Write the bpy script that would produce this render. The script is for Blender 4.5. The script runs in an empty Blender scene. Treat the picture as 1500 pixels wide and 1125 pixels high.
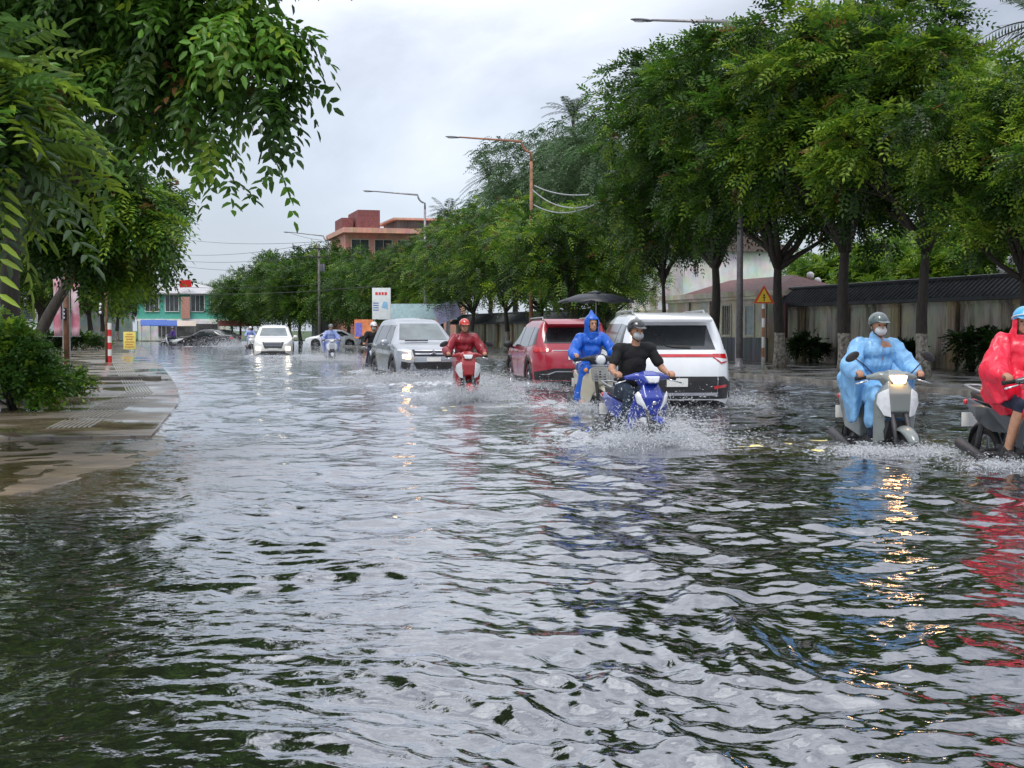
import bpy, bmesh, math, random
import numpy as np
from mathutils import Vector, Matrix, noise
from mathutils.bvhtree import BVHTree
random.seed(7); RNG = np.random.default_rng(11)
PI = math.pi
C = bpy.context.scene.collection
# ------------------------------------------------------------------ camera
F = 2000.0; HC = 1.25
KY, KS, KT = F/1150, 1.63, 1.069
PITCH = math.atan((562.5-483.0)/F)
TH = math.atan((750-200)/F); SN, CS = math.sin(TH), math.cos(TH)
GZ = -0.20                                     # road bed under the flood water (water level is 0)
cd = bpy.data.cameras.new('camera'); cam = bpy.data.objects.new('camera', cd); C.objects.link(cam)
cam.location = (0,0,HC); cam.rotation_euler = (PI/2-PITCH,0,0)
cd.sensor_width = 36; cd.lens = F/1500*36; cd.clip_start = .05; cd.clip_end = 2000
bpy.context.scene.camera = cam
def ray(px,py):
    a=(px-750)/F; b=(562.5-py)/F
    return Vector((a, math.cos(PITCH)+b*math.sin(PITCH), -math.sin(PITCH)+b*math.cos(PITCH)))
def G(px,py,z=0.0):
    r=ray(px,py); k=(z-HC)/r.z; return Vector((r.x*k,r.y*k,z))
def A(px,py,Y):
    r=ray(px,py); k=Y/r.y; return Vector((r.x*k,Y,HC+r.z*k))
def AK(px,py,Y): return A(px,py,Y*KY)
def RK(s,t,z=0.0): return R(s*KS,t*KT,z)
def R(s,t,z=0.0): return Vector((-s*SN+t*CS, s*CS+t*SN, z))
def onY(px,t): return F*t/(CS*(px-200))       # depth at which a line t metres off the kerb axis shows at column px
def L(px,t,z=0.0):
    y=onY(px,t); return Vector(((px-750)/F*y, y, z))
ROAD_AWAY = math.atan2(CS,-SN); ROAD_HERE = ROAD_AWAY+PI
# ------------------------------------------------------------------ materials
MATS={}
def nt(m): return m.node_tree.nodes, m.node_tree.links
def mat(name, col, rough=.5, metal=0, var=.12, vscale=6, bump=0, bscale=40, spec=.5, emit=None, estr=0, coat=0, dirt=None, alpha=1, trans=0, ior=1.45):
    if name in MATS: return MATS[name]
    m=bpy.data.materials.new(name); m.use_nodes=True; N,K=nt(m); p=N['Principled BSDF']
    p.inputs['Roughness'].default_value=rough; p.inputs['Metallic'].default_value=metal
    p.inputs['Specular IOR Level'].default_value=spec; p.inputs['Coat Weight'].default_value=coat; p.inputs['Coat Roughness'].default_value=.05
    p.inputs['IOR'].default_value=ior
    if alpha<1: p.inputs['Alpha'].default_value=alpha
    if trans: p.inputs['Transmission Weight'].default_value=trans
    tc=N.new('ShaderNodeTexCoord'); n=N.new('ShaderNodeTexNoise'); n.inputs['Scale'].default_value=vscale; n.inputs['Detail'].default_value=6; n.inputs['Roughness'].default_value=.65
    K.new(tc.outputs['Object'],n.inputs['Vector'])
    r=N.new('ShaderNodeValToRGB'); e=r.color_ramp.elements
    c=Vector(col)
    lo=c*(1-var*1.6); hi=c*(1+var)
    if dirt: lo=Vector(dirt)
    e[0].position=.3; e[1].position=.62; e[0].color=(*lo,1); e[1].color=(*hi,1)
    K.new(n.outputs['Fac'],r.inputs['Fac']); K.new(r.outputs['Color'],p.inputs['Base Color'])
    if bump:
        b=N.new('ShaderNodeBump'); b.inputs['Strength'].default_value=bump; b.inputs['Distance'].default_value=.02
        n2=N.new('ShaderNodeTexNoise'); n2.inputs['Scale'].default_value=bscale; n2.inputs['Detail'].default_value=4
        K.new(tc.outputs['Object'],n2.inputs['Vector']); K.new(n2.outputs['Fac'],b.inputs['Height']); K.new(b.outputs['Normal'],p.inputs['Normal'])
    if emit:
        p.inputs['Emission Color'].default_value=(*emit,1); p.inputs['Emission Strength'].default_value=estr
    MATS[name]=m; return m
def paint(name,col,rough=.28,metal=0.0): return mat(name,col,rough,metal,var=.05,vscale=2,coat=.8,bump=.02,bscale=90)
# ------------------------------------------------------------------ mesh building
class MB:
    def __init__(s): s.v=[]; s.f=[]
    def add(s,v,f):
        o=len(s.v); s.v+= [tuple(p) for p in v]; s.f+=[tuple(i+o for i in q) for q in f]; return s
    def box(s,c,d,rz=0,taper=1.0,M=None):
        x,y,z=[k/2 for k in d]; vs=[]
        for sz in (-1,1):
            k=1 if sz<0 else taper
            for sx,sy in((-1,-1),(1,-1),(1,1),(-1,1)): vs.append(Vector((sx*x*k,sy*y*k,sz*z)))
        Q=Matrix.Rotation(rz,3,'Z') if M is None else M
        return s.add([Q@p+Vector(c) for p in vs],[(3,2,1,0),(4,5,6,7),(0,1,5,4),(1,2,6,5),(2,3,7,6),(3,0,4,7)])
    def tube(s,pts,rad,n=8,cap=True):
        pts=[Vector(p) for p in pts]; m=len(pts)
        if not hasattr(rad,'__len__'): rad=[rad]*m
        vs=[];fs=[]; prev=None
        for i,p in enumerate(pts):
            d=(pts[min(i+1,m-1)]-pts[max(i-1,0)]).normalized()
            if prev is None:
                a=d.orthogonal().normalized()
            else:
                a=(prev-d*prev.dot(d)).normalized()
            prev=a; b=d.cross(a)
            for k in range(n):
                w=2*PI*k/n; vs.append(p+(a*math.cos(w)+b*math.sin(w))*rad[i])
        for i in range(m-1):
            for k in range(n): fs.append((i*n+k,i*n+(k+1)%n,(i+1)*n+(k+1)%n,(i+1)*n+k))
        if cap: fs.append(tuple(range(n-1,-1,-1))); fs.append(tuple((m-1)*n+k for k in range(n)))
        return s.add(vs,fs)
    def lathe(s,prof,n=24,c=(0,0,0),axis='z'):
        vs=[];fs=[];m=len(prof)
        for r,z in prof:
            for k in range(n):
                w=2*PI*k/n; x,y=r*math.cos(w),r*math.sin(w)
                if axis=='z': q=(x,y,z)
                elif axis=='y': q=(x,z,y)
                else: q=(z,x,y)
                vs.append(Vector(q)+Vector(c))
        for i in range(m-1):
            for k in range(n): fs.append((i*n+k,i*n+(k+1)%n,(i+1)*n+(k+1)%n,(i+1)*n+k))
        return s.add(vs,fs)
    def cone(s,p,q,r1,r2,n=14,flat=1.0,fdir=None):
        """tapered capsule"""
        p=Vector(p);q=Vector(q); d=q-p; ln=d.length; d=d.normalized() if ln>1e-6 else Vector((0,0,1))
        prof=[]
        for i in range(1,6): a=-PI/2+PI/2*i/6; prof.append((r1*math.cos(a), r1*math.sin(a)))
        prof.append((r1,0)); prof.append((r2,ln))
        for i in range(1,6): a=PI/2*i/6; prof.append((r2*math.cos(a), ln+r2*math.sin(a)))
        a=Vector(fdir) if fdir is not None else d.orthogonal()
        a=(a-d*a.dot(d)).normalized(); b=d.cross(a)
        vs=[];m=len(prof)
        for r,z in prof:
            for k in range(n):
                w=2*PI*k/n; vs.append(p+d*z+a*(r*math.cos(w)*flat)+b*(r*math.sin(w)))
        fs=[(i*n+k,i*n+(k+1)%n,(i+1)*n+(k+1)%n,(i+1)*n+k) for i in range(m-1) for k in range(n)]
        fs.append(tuple(range(n-1,-1,-1))); fs.append(tuple((m-1)*n+k for k in range(n)))
        return s.add(vs,fs)
    def ell(s,c,r,rot=None,n=16,m=10):
        vs=[];c=Vector(c); Q=rot or Matrix.Identity(3)
        for i in range(m+1):
            a=-PI/2+PI*i/m; a=max(min(a,PI/2-.06),-PI/2+.06)
            for k in range(n):
                w=2*PI*k/n; vs.append(c+Q@Vector((r[0]*math.cos(a)*math.cos(w),r[1]*math.cos(a)*math.sin(w),r[2]*math.sin(a))))
        fs=[(i*n+k,i*n+(k+1)%n,(i+1)*n+(k+1)%n,(i+1)*n+k) for i in range(m) for k in range(n)]
        fs.append(tuple(range(n-1,-1,-1))); fs.append(tuple(m*n+k for k in range(n)))
        return s.add(vs,fs)
    def hull(s,pts):
        bm=bmesh.new()
        for p in pts: bm.verts.new(p)
        r=bmesh.ops.convex_hull(bm,input=bm.verts[:])
        bmesh.ops.delete(bm,geom=[g for g in r['geom_interior'] if isinstance(g,bmesh.types.BMVert)],context='VERTS')
        bm.verts.index_update()
        s.add([v.co.copy() for v in bm.verts],[[v.index for v in f.verts] for f in bm.faces]); bm.free(); return s
    def sym(s,fn):
        fn(1); fn(-1); return s
    def mesh(s,name):
        me=bpy.data.meshes.new(name); me.from_pydata([tuple(v) for v in s.v],[],s.f); return me
    def build(s,name,m,parent=None,smooth=False,bevel=0,fixn=True):
        me=s.mesh(name)
        if fixn or bevel:
            bm=bmesh.new(); bm.from_mesh(me)
            if fixn: bmesh.ops.recalc_face_normals(bm,faces=bm.faces)
            if bevel: bmesh.ops.bevel(bm,geom=[e for e in bm.edges if len(e.link_faces)==2 and e.calc_face_angle(0)>.6],offset=bevel,segments=2,affect='EDGES',profile=.6)
            bm.to_mesh(me); bm.free()
        if m: me.materials.append(m)
        if smooth: me.shade_smooth()
        elif bevel: me.shade_smooth(); 
        o=bpy.data.objects.new(name,me); C.objects.link(o)
        if bevel and not smooth: sharp(me,.7)
        if parent: o.parent=parent
        return o
    def blob(s,name,m,parent=None,voxel=.012,it=6,fold=0,fscale=(8,8,2.5),seed=0):
        """weld the primitives into ONE continuous skin"""
        me=s.mesh('t'); o=bpy.data.objects.new('t',me); C.objects.link(o)
        r=o.modifiers.new('r','REMESH'); r.mode='VOXEL'; r.voxel_size=voxel; r.use_smooth_shade=True
        q=o.modifiers.new('s','SMOOTH'); q.factor=.5; q.iterations=it
        bpy.context.view_layer.update(); dg=bpy.context.evaluated_depsgraph_get()
        nm=bpy.data.meshes.new_from_object(o.evaluated_get(dg)); bpy.data.objects.remove(o); bpy.data.meshes.remove(me)
        nm.name=name; nm.shade_smooth()
        if fold:
            n=len(nm.vertices); co=np.empty(n*3,np.float32); nm.vertices.foreach_get('co',co); co=co.reshape(-1,3)
            no=np.empty(n*3,np.float32); nm.vertices.foreach_get('normal',no); no=no.reshape(-1,3)
            fx,fy,fz=fscale; d=np.array([1-2*abs(noise.noise(Vector((a*fx+seed,b*fy,c*fz)))) for a,b,c in co.tolist()],np.float32)
            d2=np.array([noise.noise(Vector((a*3+seed,b*3,c*2+5)))+.35*(.5-abs(noise.noise(Vector((a*fx*1.9+b*4,b*fy*1.9-c*3+seed,c*fz*2.6+a*5))))*2) for a,b,c in co.tolist()],np.float32)
            co+=no*((d-.40)*fold+d2*fold*.9+.004)[:,None]; nm.vertices.foreach_set('co',co.ravel())
        nm.materials.clear()
        if m: nm.materials.append(m)
        o=bpy.data.objects.new(name,nm); C.objects.link(o)
        if parent: o.parent=parent
        return o
def sharp(me,ang):
    bm=bmesh.new(); bm.from_mesh(me)
    for e in bm.edges:
        e.smooth = not (len(e.link_faces)==2 and e.calc_face_angle(0)>ang)
    bm.to_mesh(me); bm.free()
def npmesh(name,V,Q,m=None,parent=None,attrs=None,smooth=False,tint=None,foam=None):
    """V (n,3), Q (m,4) quads"""
    me=bpy.data.meshes.new(name); n=len(V); k=len(Q); w=Q.shape[1]
    me.vertices.add(n); me.vertices.foreach_set('co',np.ascontiguousarray(V,dtype=np.float32).ravel())
    me.loops.add(k*w); me.loops.foreach_set('vertex_index',np.ascontiguousarray(Q,dtype=np.int32).ravel())
    me.polygons.add(k); me.polygons.foreach_set('loop_start',np.arange(0,k*w,w,dtype=np.int32))
    me.update(calc_edges=True)
    if smooth: me.shade_smooth()
    if tint is not None:
        a=me.color_attributes.new('tint','FLOAT_COLOR','POINT'); t=np.ones((n,4),np.float32); t[:,:3]=tint; a.data.foreach_set('color',t.ravel())
    if m: me.materials.append(m)
    o=bpy.data.objects.new(name,me); C.objects.link(o)
    if parent: o.parent=parent
    return o
def tag(o,label=None,cat=None,group=None,kind=None):
    if label: o['label']=label
    if cat: o['category']=cat
    if group: o['group']=group
    if kind: o['kind']=kind
    return o
def thing(name,label,cat,loc=(0,0,0),rz=0,group=None):
    o=bpy.data.objects.new(name,None); o.empty_display_size=.2; C.objects.link(o); o.location=loc; o.rotation_euler=(0,0,rz)
    return tag(o,label,cat,group)
def dup(root,loc,rz,label,group=None,scale=None):
    r=root.copy(); C.objects.link(r); r.location=loc; r.rotation_euler=(0,0,rz); r['label']=label
    if group: r['group']=group
    if scale is not None: r.scale=scale if hasattr(scale,'__len__') else (scale,)*3
    for ch in list(root.children):
        c=ch.copy(); C.objects.link(c); c.parent=r
        for g in ch.children:
            d=g.copy(); C.objects.link(d); d.parent=c
    return r
# ------------------------------------------------------------------ sky and light
w=bpy.data.worlds.new('World'); bpy.context.scene.world=w; w.use_nodes=True; N=w.node_tree.nodes; K=w.node_tree.links; N.clear()
SUN_EL, SUN_AZ = math.radians(58), math.radians(200)
out=N.new('ShaderNodeOutputWorld'); sky=N.new('ShaderNodeTexSky'); sky.sky_type='NISHITA'; sky.sun_disc=False; sky.sun_elevation=SUN_EL; sky.sun_rotation=SUN_AZ
b1=N.new('ShaderNodeBackground'); b1.inputs['Strength'].default_value=.02; K.new(sky.outputs[0],b1.inputs['Color'])
tc=N.new('ShaderNodeTexCoord'); sp=N.new('ShaderNodeSeparateXYZ'); K.new(tc.outputs['Generated'],sp.inputs[0])
mp=N.new('ShaderNodeMapping'); mp.inputs['Scale'].default_value=(1.0,1.0,2.4); mp.inputs['Location'].default_value=(.35,.1,.25); K.new(tc.outputs['Generated'],mp.inputs['Vector'])
n1=N.new('ShaderNodeTexNoise'); n1.inputs['Scale'].default_value=2.0; n1.inputs['Detail'].default_value=9; n1.inputs['Roughness'].default_value=.55; n1.inputs['Distortion'].default_value=.5; K.new(mp.outputs[0],n1.inputs['Vector'])
r1=N.new('ShaderNodeValToRGB'); K.new(n1.outputs['Fac'],r1.inputs['Fac']); e=r1.color_ramp.elements
e[0].position=.38; e[0].color=(.36,.38,.44,1); e[1].position=.64; e[1].color=(.95,.96,.98,1)
m_=r1.color_ramp.elements.new(.51); m_.color=(.66,.68,.74,1)
# paler and bluer towards the horizon
mr=N.new('ShaderNodeMapRange'); mr.inputs['From Min'].default_value=0.0; mr.inputs['From Max'].default_value=.30; K.new(sp.outputs['Z'],mr.inputs['Value'])
mx=N.new('ShaderNodeMix'); mx.data_type='RGBA'; K.new(mr.outputs[0],mx.inputs['Factor']); mx.inputs['A'].default_value=(.52,.58,.69,1); K.new(r1.outputs['Color'],mx.inputs['B'])
b2=N.new('ShaderNodeBackground'); zr=N.new('ShaderNodeMapRange'); zr.inputs['From Min'].default_value=.18; zr.inputs['From Max'].default_value=.9; zr.inputs['To Min'].default_value=.70; zr.inputs['To Max'].default_value=1.7; K.new(sp.outputs['Z'],zr.inputs['Value']); gd=N.new('ShaderNodeVectorMath'); gd.operation='DOT_PRODUCT'; nz=N.new('ShaderNodeVectorMath'); nz.operation='NORMALIZE'; K.new(tc.outputs['Generated'],nz.inputs[0]); K.new(nz.outputs[0],gd.inputs[0]); gd.inputs[1].default_value=tuple(ray(690,90).normalized()); gp=N.new('ShaderNodeMapRange'); gp.interpolation_type='SMOOTHERSTEP'; gp.inputs['From Min'].default_value=.975; gp.inputs['From Max'].default_value=1.0; gp.inputs['To Max'].default_value=.20; K.new(gd.outputs['Value'],gp.inputs['Value']); ga=N.new('ShaderNodeMath'); K.new(gp.outputs[0],ga.inputs[0]); K.new(zr.outputs[0],ga.inputs[1]); K.new(ga.outputs[0],b2.inputs['Strength']); K.new(mx.outputs['Result'],b2.inputs['Color'])
ad=N.new('ShaderNodeAddShader'); K.new(b1.outputs[0],ad.inputs[0]); K.new(b2.outputs[0],ad.inputs[1]); K.new(ad.outputs[0],out.inputs['Surface'])
sd=bpy.data.lights.new('sun','SUN'); sd.energy=1.5; sd.angle=math.radians(22); sd.color=(1,.97,.92); sun=bpy.data.objects.new('sun',sd); C.objects.link(sun)
# light comes from SUN_AZ (clockwise from +Y)
dv=Vector((math.sin(SUN_AZ)*math.cos(SUN_EL), math.cos(SUN_AZ)*math.cos(SUN_EL), math.sin(SUN_EL)))
sun.rotation_euler=dv.to_track_quat('Z','Y').to_euler(); sun.location=(0,-10,30)
vs_=bpy.context.scene.view_settings; vs_.view_transform='Standard'; vs_.look='None'; vs_.gamma=1; vs_.exposure=0.42
bpy.context.scene.render.film_transparent=False
sc=bpy.context.scene; sc.cycles.max_bounces=8; sc.cycles.transparent_max_bounces=12; sc.cycles.use_denoising=True; sc.cycles.sample_clamp_indirect=6
# ------------------------------------------------------------------ materials
BLACK=mat('black plastic',(.018,.018,.02),.45,var=.3,bump=.15)
RUBBER=mat('tyre rubber',(.012,.012,.012),.6,var=.3,bump=.2,bscale=60)
GLASS=mat('dark window glass',(.02,.025,.028),.06,var=.3,vscale=1.5,coat=.5)
CHROME=mat('chrome',(.6,.6,.62),.15,1,var=.05)
STEEL=mat('grey painted steel',(.30,.31,.32),.4,.4,var=.15,vscale=3,bump=.05)
ALLOY=mat('alloy wheel',(.28,.28,.3),.3,.9,var=.1)
REDLENS=mat('red lens',(.45,.01,.015),.12,var=.15,coat=1)
WHITELENS=mat('clear lens',(.62,.64,.66),.08,var=.15,coat=1)
AMBER=mat('amber lens',(.6,.22,.03),.15,var=.1,coat=1)
LIT=mat('lit warm headlamp',(.9,.8,.6),.3,emit=(1,.50,.17),estr=20)
LIT2=mat('lit headlamp dim',(.9,.8,.6),.3,emit=(1,.84,.55),estr=4)
PLATE=mat('number plate white',(.62,.62,.6),.4,var=.06)
SKIN=mat('skin',(.40,.21,.13),.5,var=.12,vscale=20,bump=.08,bscale=90)
DARKHAIR=mat('black hair',(.01,.008,.007),.5,bump=.4,bscale=120)
def bark_mat(name,white):
    m=bpy.data.materials.new(name); m.use_nodes=True; N,K=nt(m); p=N['Principled BSDF']; p.inputs['Roughness'].default_value=.75
    tc=N.new('ShaderNodeTexCoord'); mp=N.new('ShaderNodeMapping'); mp.inputs['Scale'].default_value=(9,9,2); K.new(tc.outputs['Object'],mp.inputs['Vector'])
    n=N.new('ShaderNodeTexNoise'); n.inputs['Scale'].default_value=2; n.inputs['Detail'].default_value=8; n.inputs['Roughness'].default_value=.7; K.new(mp.outputs[0],n.inputs['Vector'])
    r=N.new('ShaderNodeValToRGB'); e=r.color_ramp.elements; e[0].position=.3;e[1].position=.7; e[0].color=(.010,.008,.006,1); e[1].color=(.055,.045,.035,1); K.new(n.outputs['Fac'],r.inputs['Fac'])
    if white:
        s=N.new('ShaderNodeSeparateXYZ'); K.new(tc.outputs['Object'],s.inputs[0]); a=N.new('ShaderNodeMath'); a.operation='MULTIPLY_ADD'; K.new(n.outputs['Fac'],a.inputs[0]); a.inputs[1].default_value=.12; K.new(s.outputs['Z'],a.inputs[2])
        l=N.new('ShaderNodeMath'); l.operation='LESS_THAN'; K.new(a.outputs[0],l.inputs[0]); l.inputs[1].default_value=1.12
        n3=N.new('ShaderNodeTexNoise'); n3.inputs['Scale'].default_value=11; n3.inputs['Detail'].default_value=8; K.new(tc.outputs['Object'],n3.inputs['Vector'])
        r3=N.new('ShaderNodeValToRGB'); r3.color_ramp.elements[0].position=.35; r3.color_ramp.elements[1].position=.6; r3.color_ramp.elements[0].color=(.08,.065,.05,1); r3.color_ramp.elements[1].color=(.36,.33,.28,1); K.new(n3.outputs['Fac'],r3.inputs['Fac'])
        x=N.new('ShaderNodeMix'); x.data_type='RGBA'; K.new(l.outputs[0],x.inputs['Factor']); K.new(r.outputs['Color'],x.inputs['A']); K.new(r3.outputs['Color'],x.inputs['B']); K.new(x.outputs['Result'],p.inputs['Base Color'])
    else: K.new(r.outputs['Color'],p.inputs['Base Color'])
    b=N.new('ShaderNodeBump'); b.inputs['Strength'].default_value=.8; b.inputs['Distance'].default_value=.03; K.new(n.outputs['Fac'],b.inputs['Height']); K.new(b.outputs['Normal'],p.inputs['Normal']); return m
BARK=bark_mat('bark',False); BARKW=bark_mat('whitewashed bark',True)
def leaf_mat(name,mul=1.0):
    m=bpy.data.materials.new(name); m.use_nodes=True; N,K=nt(m); p=N['Principled BSDF']; p.inputs['Roughness'].default_value=.38; p.inputs['Specular IOR Level'].default_value=.45
    a=N.new('ShaderNodeAttribute'); a.attribute_name='tint'; K.new(a.outputs['Color'],p.inputs['Base Color'])
    t=N.new('ShaderNodeBsdfTranslucent'); K.new(a.outputs['Color'],t.inputs['Color']); x=N.new('ShaderNodeMixShader'); x.inputs[0].default_value=.42
    o=N['Material Output']; K.new(p.outputs[0],x.inputs[1]); K.new(t.outputs[0],x.inputs[2]); K.new(x.outputs[0],o.inputs['Surface']); return m
LEAF=leaf_mat('leaf')
# ------------------------------------------------------------------ plants
DG=np.array((.020,.050,.008)); MG=np.array((.085,.20,.02)); YG=np.array((.25,.36,.03)); RD=np.array((.17,.085,.03)); BG=np.array((.085,.145,.065))  # BG is paled to imitate mist on the tall trees
def sprays(P,Fw,Ls,K=5,ll=.12,lw=.045,droop=.5,pal=None,yg=.12,rd=.02,alpha=.9,rng=RNG,hi=False):
    """compound leaves: rachis with K pairs of leaflets; returns V,Q,tint"""
    n=len(P); Fw=Fw/np.linalg.norm(Fw,axis=1,keepdims=True); rnd=rng.normal(size=(n,3))
    up=np.tile([0,0,1.0],(n,1))+rnd*.35; S=np.cross(Fw,up); S/=np.linalg.norm(S,axis=1,keepdims=True)+1e-9; U=np.cross(S,Fw)
    Ls=Ls*rng.uniform(.7,1.25,(n,1)); V=[];T=[]
    tn=rng.uniform(0,1,n); pal=pal or (DG,MG,YG,RD)
    lowf=np.array([noise.noise(Vector(p)*.9)*1.3 for p in P.tolist()]) if n<60000 else np.zeros(n)
    mixf=np.clip(tn*.8+lowf*.9,0,1)[:,None]; col=pal[0]*(1-mixf)+pal[1]*mixf
    isy=(rng.uniform(0,1,n)<yg*(1+2.2*np.clip(lowf,-.4,.6)))[:,None]; f=rng.uniform(.25,1,(n,1)); col=np.where(isy,col*(1-f)+pal[2]*f,col)
    isr=(rng.uniform(0,1,n)<rd)[:,None]; col=np.where(isr,pal[3],col)
    for k in range(K*2+1):
        sd=-1 if k%2 else 1; t=(k//2+.7)/(K+.4) if k<K*2 else 1.0
        base=P+Fw*(t*Ls)+np.array([0,0,-1.0])*(droop*t*t)*Ls
        d=(S*sd*math.cos(.45)+Fw*math.sin(.45)) if k<K*2 else Fw
        d=d+np.array([0,0,-1.0])*(droop*alpha*rng.uniform(.3,1.2,(n,1))); d/=np.linalg.norm(d,axis=1,keepdims=True)
        e=np.cross(d,U); e/=np.linalg.norm(e,axis=1,keepdims=True)+1e-9
        l=ll*rng.uniform(.75,1.2,(n,1))*(1-.25*abs(t-.5)); h=U*(l*.08)
        cc=col*rng.uniform(.75,1.25,(n,1))
        if hi: q=np.stack([base,base+d*l*.28+e*lw*.5+h,base+d*l*.70+e*lw*.40+h,base+d*l-U*l*.06,base+d*l*.70-e*lw*.40+h,base+d*l*.28-e*lw*.5+h],1); V.append(q); T.append(np.repeat(cc[:,None,:],6,1))
        else: q=np.stack([base,base+d*l*.45+e*lw*.5+h,base+d*l,base+d*l*.45-e*lw*.5+h],1); V.append(q); T.append(np.repeat(cc[:,None,:],4,1))
    V=np.concatenate(V,0).reshape(-1,3); T=np.concatenate(T,0).reshape(-1,3); 
    if hi: b=np.arange(0,len(V),6)[:,None]; Q=np.concatenate([b+np.array([0,1,2,3]),b+np.array([0,3,4,5])],0)
    else: Q=np.arange(len(V)).reshape(-1,4)
    return V,Q,T
def crown_pts(clumps,n,rng,shell=.55,outb=1.0,down=.45):
    c=np.array([k[0] for k in clumps],float); r=np.array([k[1] if hasattr(k[1],'__len__') else (k[1],)*3 for k in clumps],float)
    wt=(r.prod(1))**(2/3); wt/=wt.sum(); i=rng.choice(len(c),n,p=wt); d=rng.normal(size=(n,3)); d/=np.linalg.norm(d,axis=1,keepdims=True)
    # foliage gathers in tufts with gaps between them
    ns=11; sd=rng.normal(size=(len(c),ns,3)); sd[:,:,2]=np.abs(sd[:,:,2])*.9-.35*rng.uniform(0,1,(len(c),ns)); sd/=np.linalg.norm(sd,axis=2,keepdims=True); j=rng.integers(0,ns,n); tuft=rng.uniform(0,1,n)<.78
    tc_=sd[i,j]*rng.uniform(.72,1.02,(len(c),ns,1))[i,j]; off=rng.normal(size=(n,3))*np.array([.20,.20,.13]); dt=tc_+off
    rr=(shell+(1.04-shell)*rng.uniform(0,1,(n,1))**.6)
    bumpy=1+.16*np.sin(d[:,0:1]*7+i[:,None])*np.cos(d[:,1:2]*6+2*i[:,None])
    P=np.where(tuft[:,None],c[i]+dt*r[i],c[i]+d*r[i]*rr*bumpy*.92); d=np.where(tuft[:,None],tc_*.6+off*2.2,d); Fw=d*outb+rng.normal(size=(n,3))*.35+np.array([0,0,-down]); return P,Fw
def limb(m,p,q,r1,r2,seed=0,bend=.12,seg=7):
    p=Vector(p);q=Vector(q); ln=(q-p).length; rs=random.Random(seed); off=Vector((rs.uniform(-1,1),rs.uniform(-1,1),rs.uniform(-.2,.6)))*bend*ln
    pts=[p.lerp(q,t/seg)+off*math.sin(PI*t/seg)+Vector((rs.uniform(-1,1),rs.uniform(-1,1),0))*.015*ln for t in range(seg+1)]
    m.tube(pts,[r1+(r2-r1)*t/seg for t in range(seg+1)],8); return pts
def make_tree(label,loc,clumps,n,trunk_h,trunk_r,name='street_tree',rz=0,group=None,bark=BARKW,seed=1,lean=(0,0),ll=.19,lw=.075,Ls=.46,K=4,droop=.30,yg=.12,rd=.02,pal=None,shell=.5,down=.15,scale=1,limbs=10,fork=1.0,hi=False):
    rng=np.random.default_rng(seed); t=thing(name,label,'tree',loc,rz,group); t.scale=(scale,)*3
    m=MB(); rs=random.Random(seed); top=Vector((lean[0],lean[1],trunk_h))
    pts=[];rad=[]
    for i in range(11):
        a=i/10; pts.append(Vector((lean[0]*a*a+.05*math.sin(a*5+seed),lean[1]*a*a+.05*math.cos(a*4+seed),trunk_h*a-.15*(i==0)))); rad.append(trunk_r*(1.0-.42*a+ .35*max(0,.12-a)/.12))
    m.tube(pts,rad,14)
    cl=sorted(clumps,key=lambda k:-(k[1] if not hasattr(k[1],'__len__') else max(k[1])))[:limbs]
    for j,(c,r) in enumerate(cl):
        st=pts[-1] if j%2 else pts[-2]
        lp=limb(m,st,Vector(c)*.9+st*.1,trunk_r*.55*fork,trunk_r*.12,seed*31+j)
        r_=r if not hasattr(r,'__len__') else sum(r)/3
        for q in range(3):
            limb(m,lp[4],Vector(c)+Vector((rs.uniform(-1,1),rs.uniform(-1,1),rs.uniform(-.6,.8)))*r_*.8,trunk_r*.2,trunk_r*.04,seed*77+j*5+q,seg=5)
    m.build('trunk',bark,t,smooth=True)
    P,Fw=crown_pts(clumps,n,rng,shell,down=down); V,Q,T=sprays(P,Fw,Ls,K,ll,lw,droop,pal,yg,rd,rng=rng,hi=hi)
    npmesh('crown',V,Q,LEAF,t,tint=T); return t
def bush(name,label,loc,clumps,n,cat='plant',ll=.08,lw=.045,Ls=.22,pal=None,yg=.1,seed=3,K=3,group=None,stems=8):
    rng=np.random.default_rng(seed); t=thing(name,label,cat,loc,0,group); m=MB()
    for j in range(stems):
        c=clumps[j%len(clumps)][0]; limb(m,(random.uniform(-.15,.15),random.uniform(-.1,.1),-.05),Vector(c)+Vector((random.uniform(-.3,.3),random.uniform(-.3,.3),.1)),.018,.006,seed+j)
    m.build('stem',BARK,t,smooth=True)
    P,Fw=crown_pts(clumps,n,rng,.3,down=.1); V,Q,T=sprays(P,Fw,Ls,K,ll,lw,.35,pal,yg,0,rng=rng,hi=True); npmesh('foliage',V,Q,LEAF,t,tint=T); return t
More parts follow.
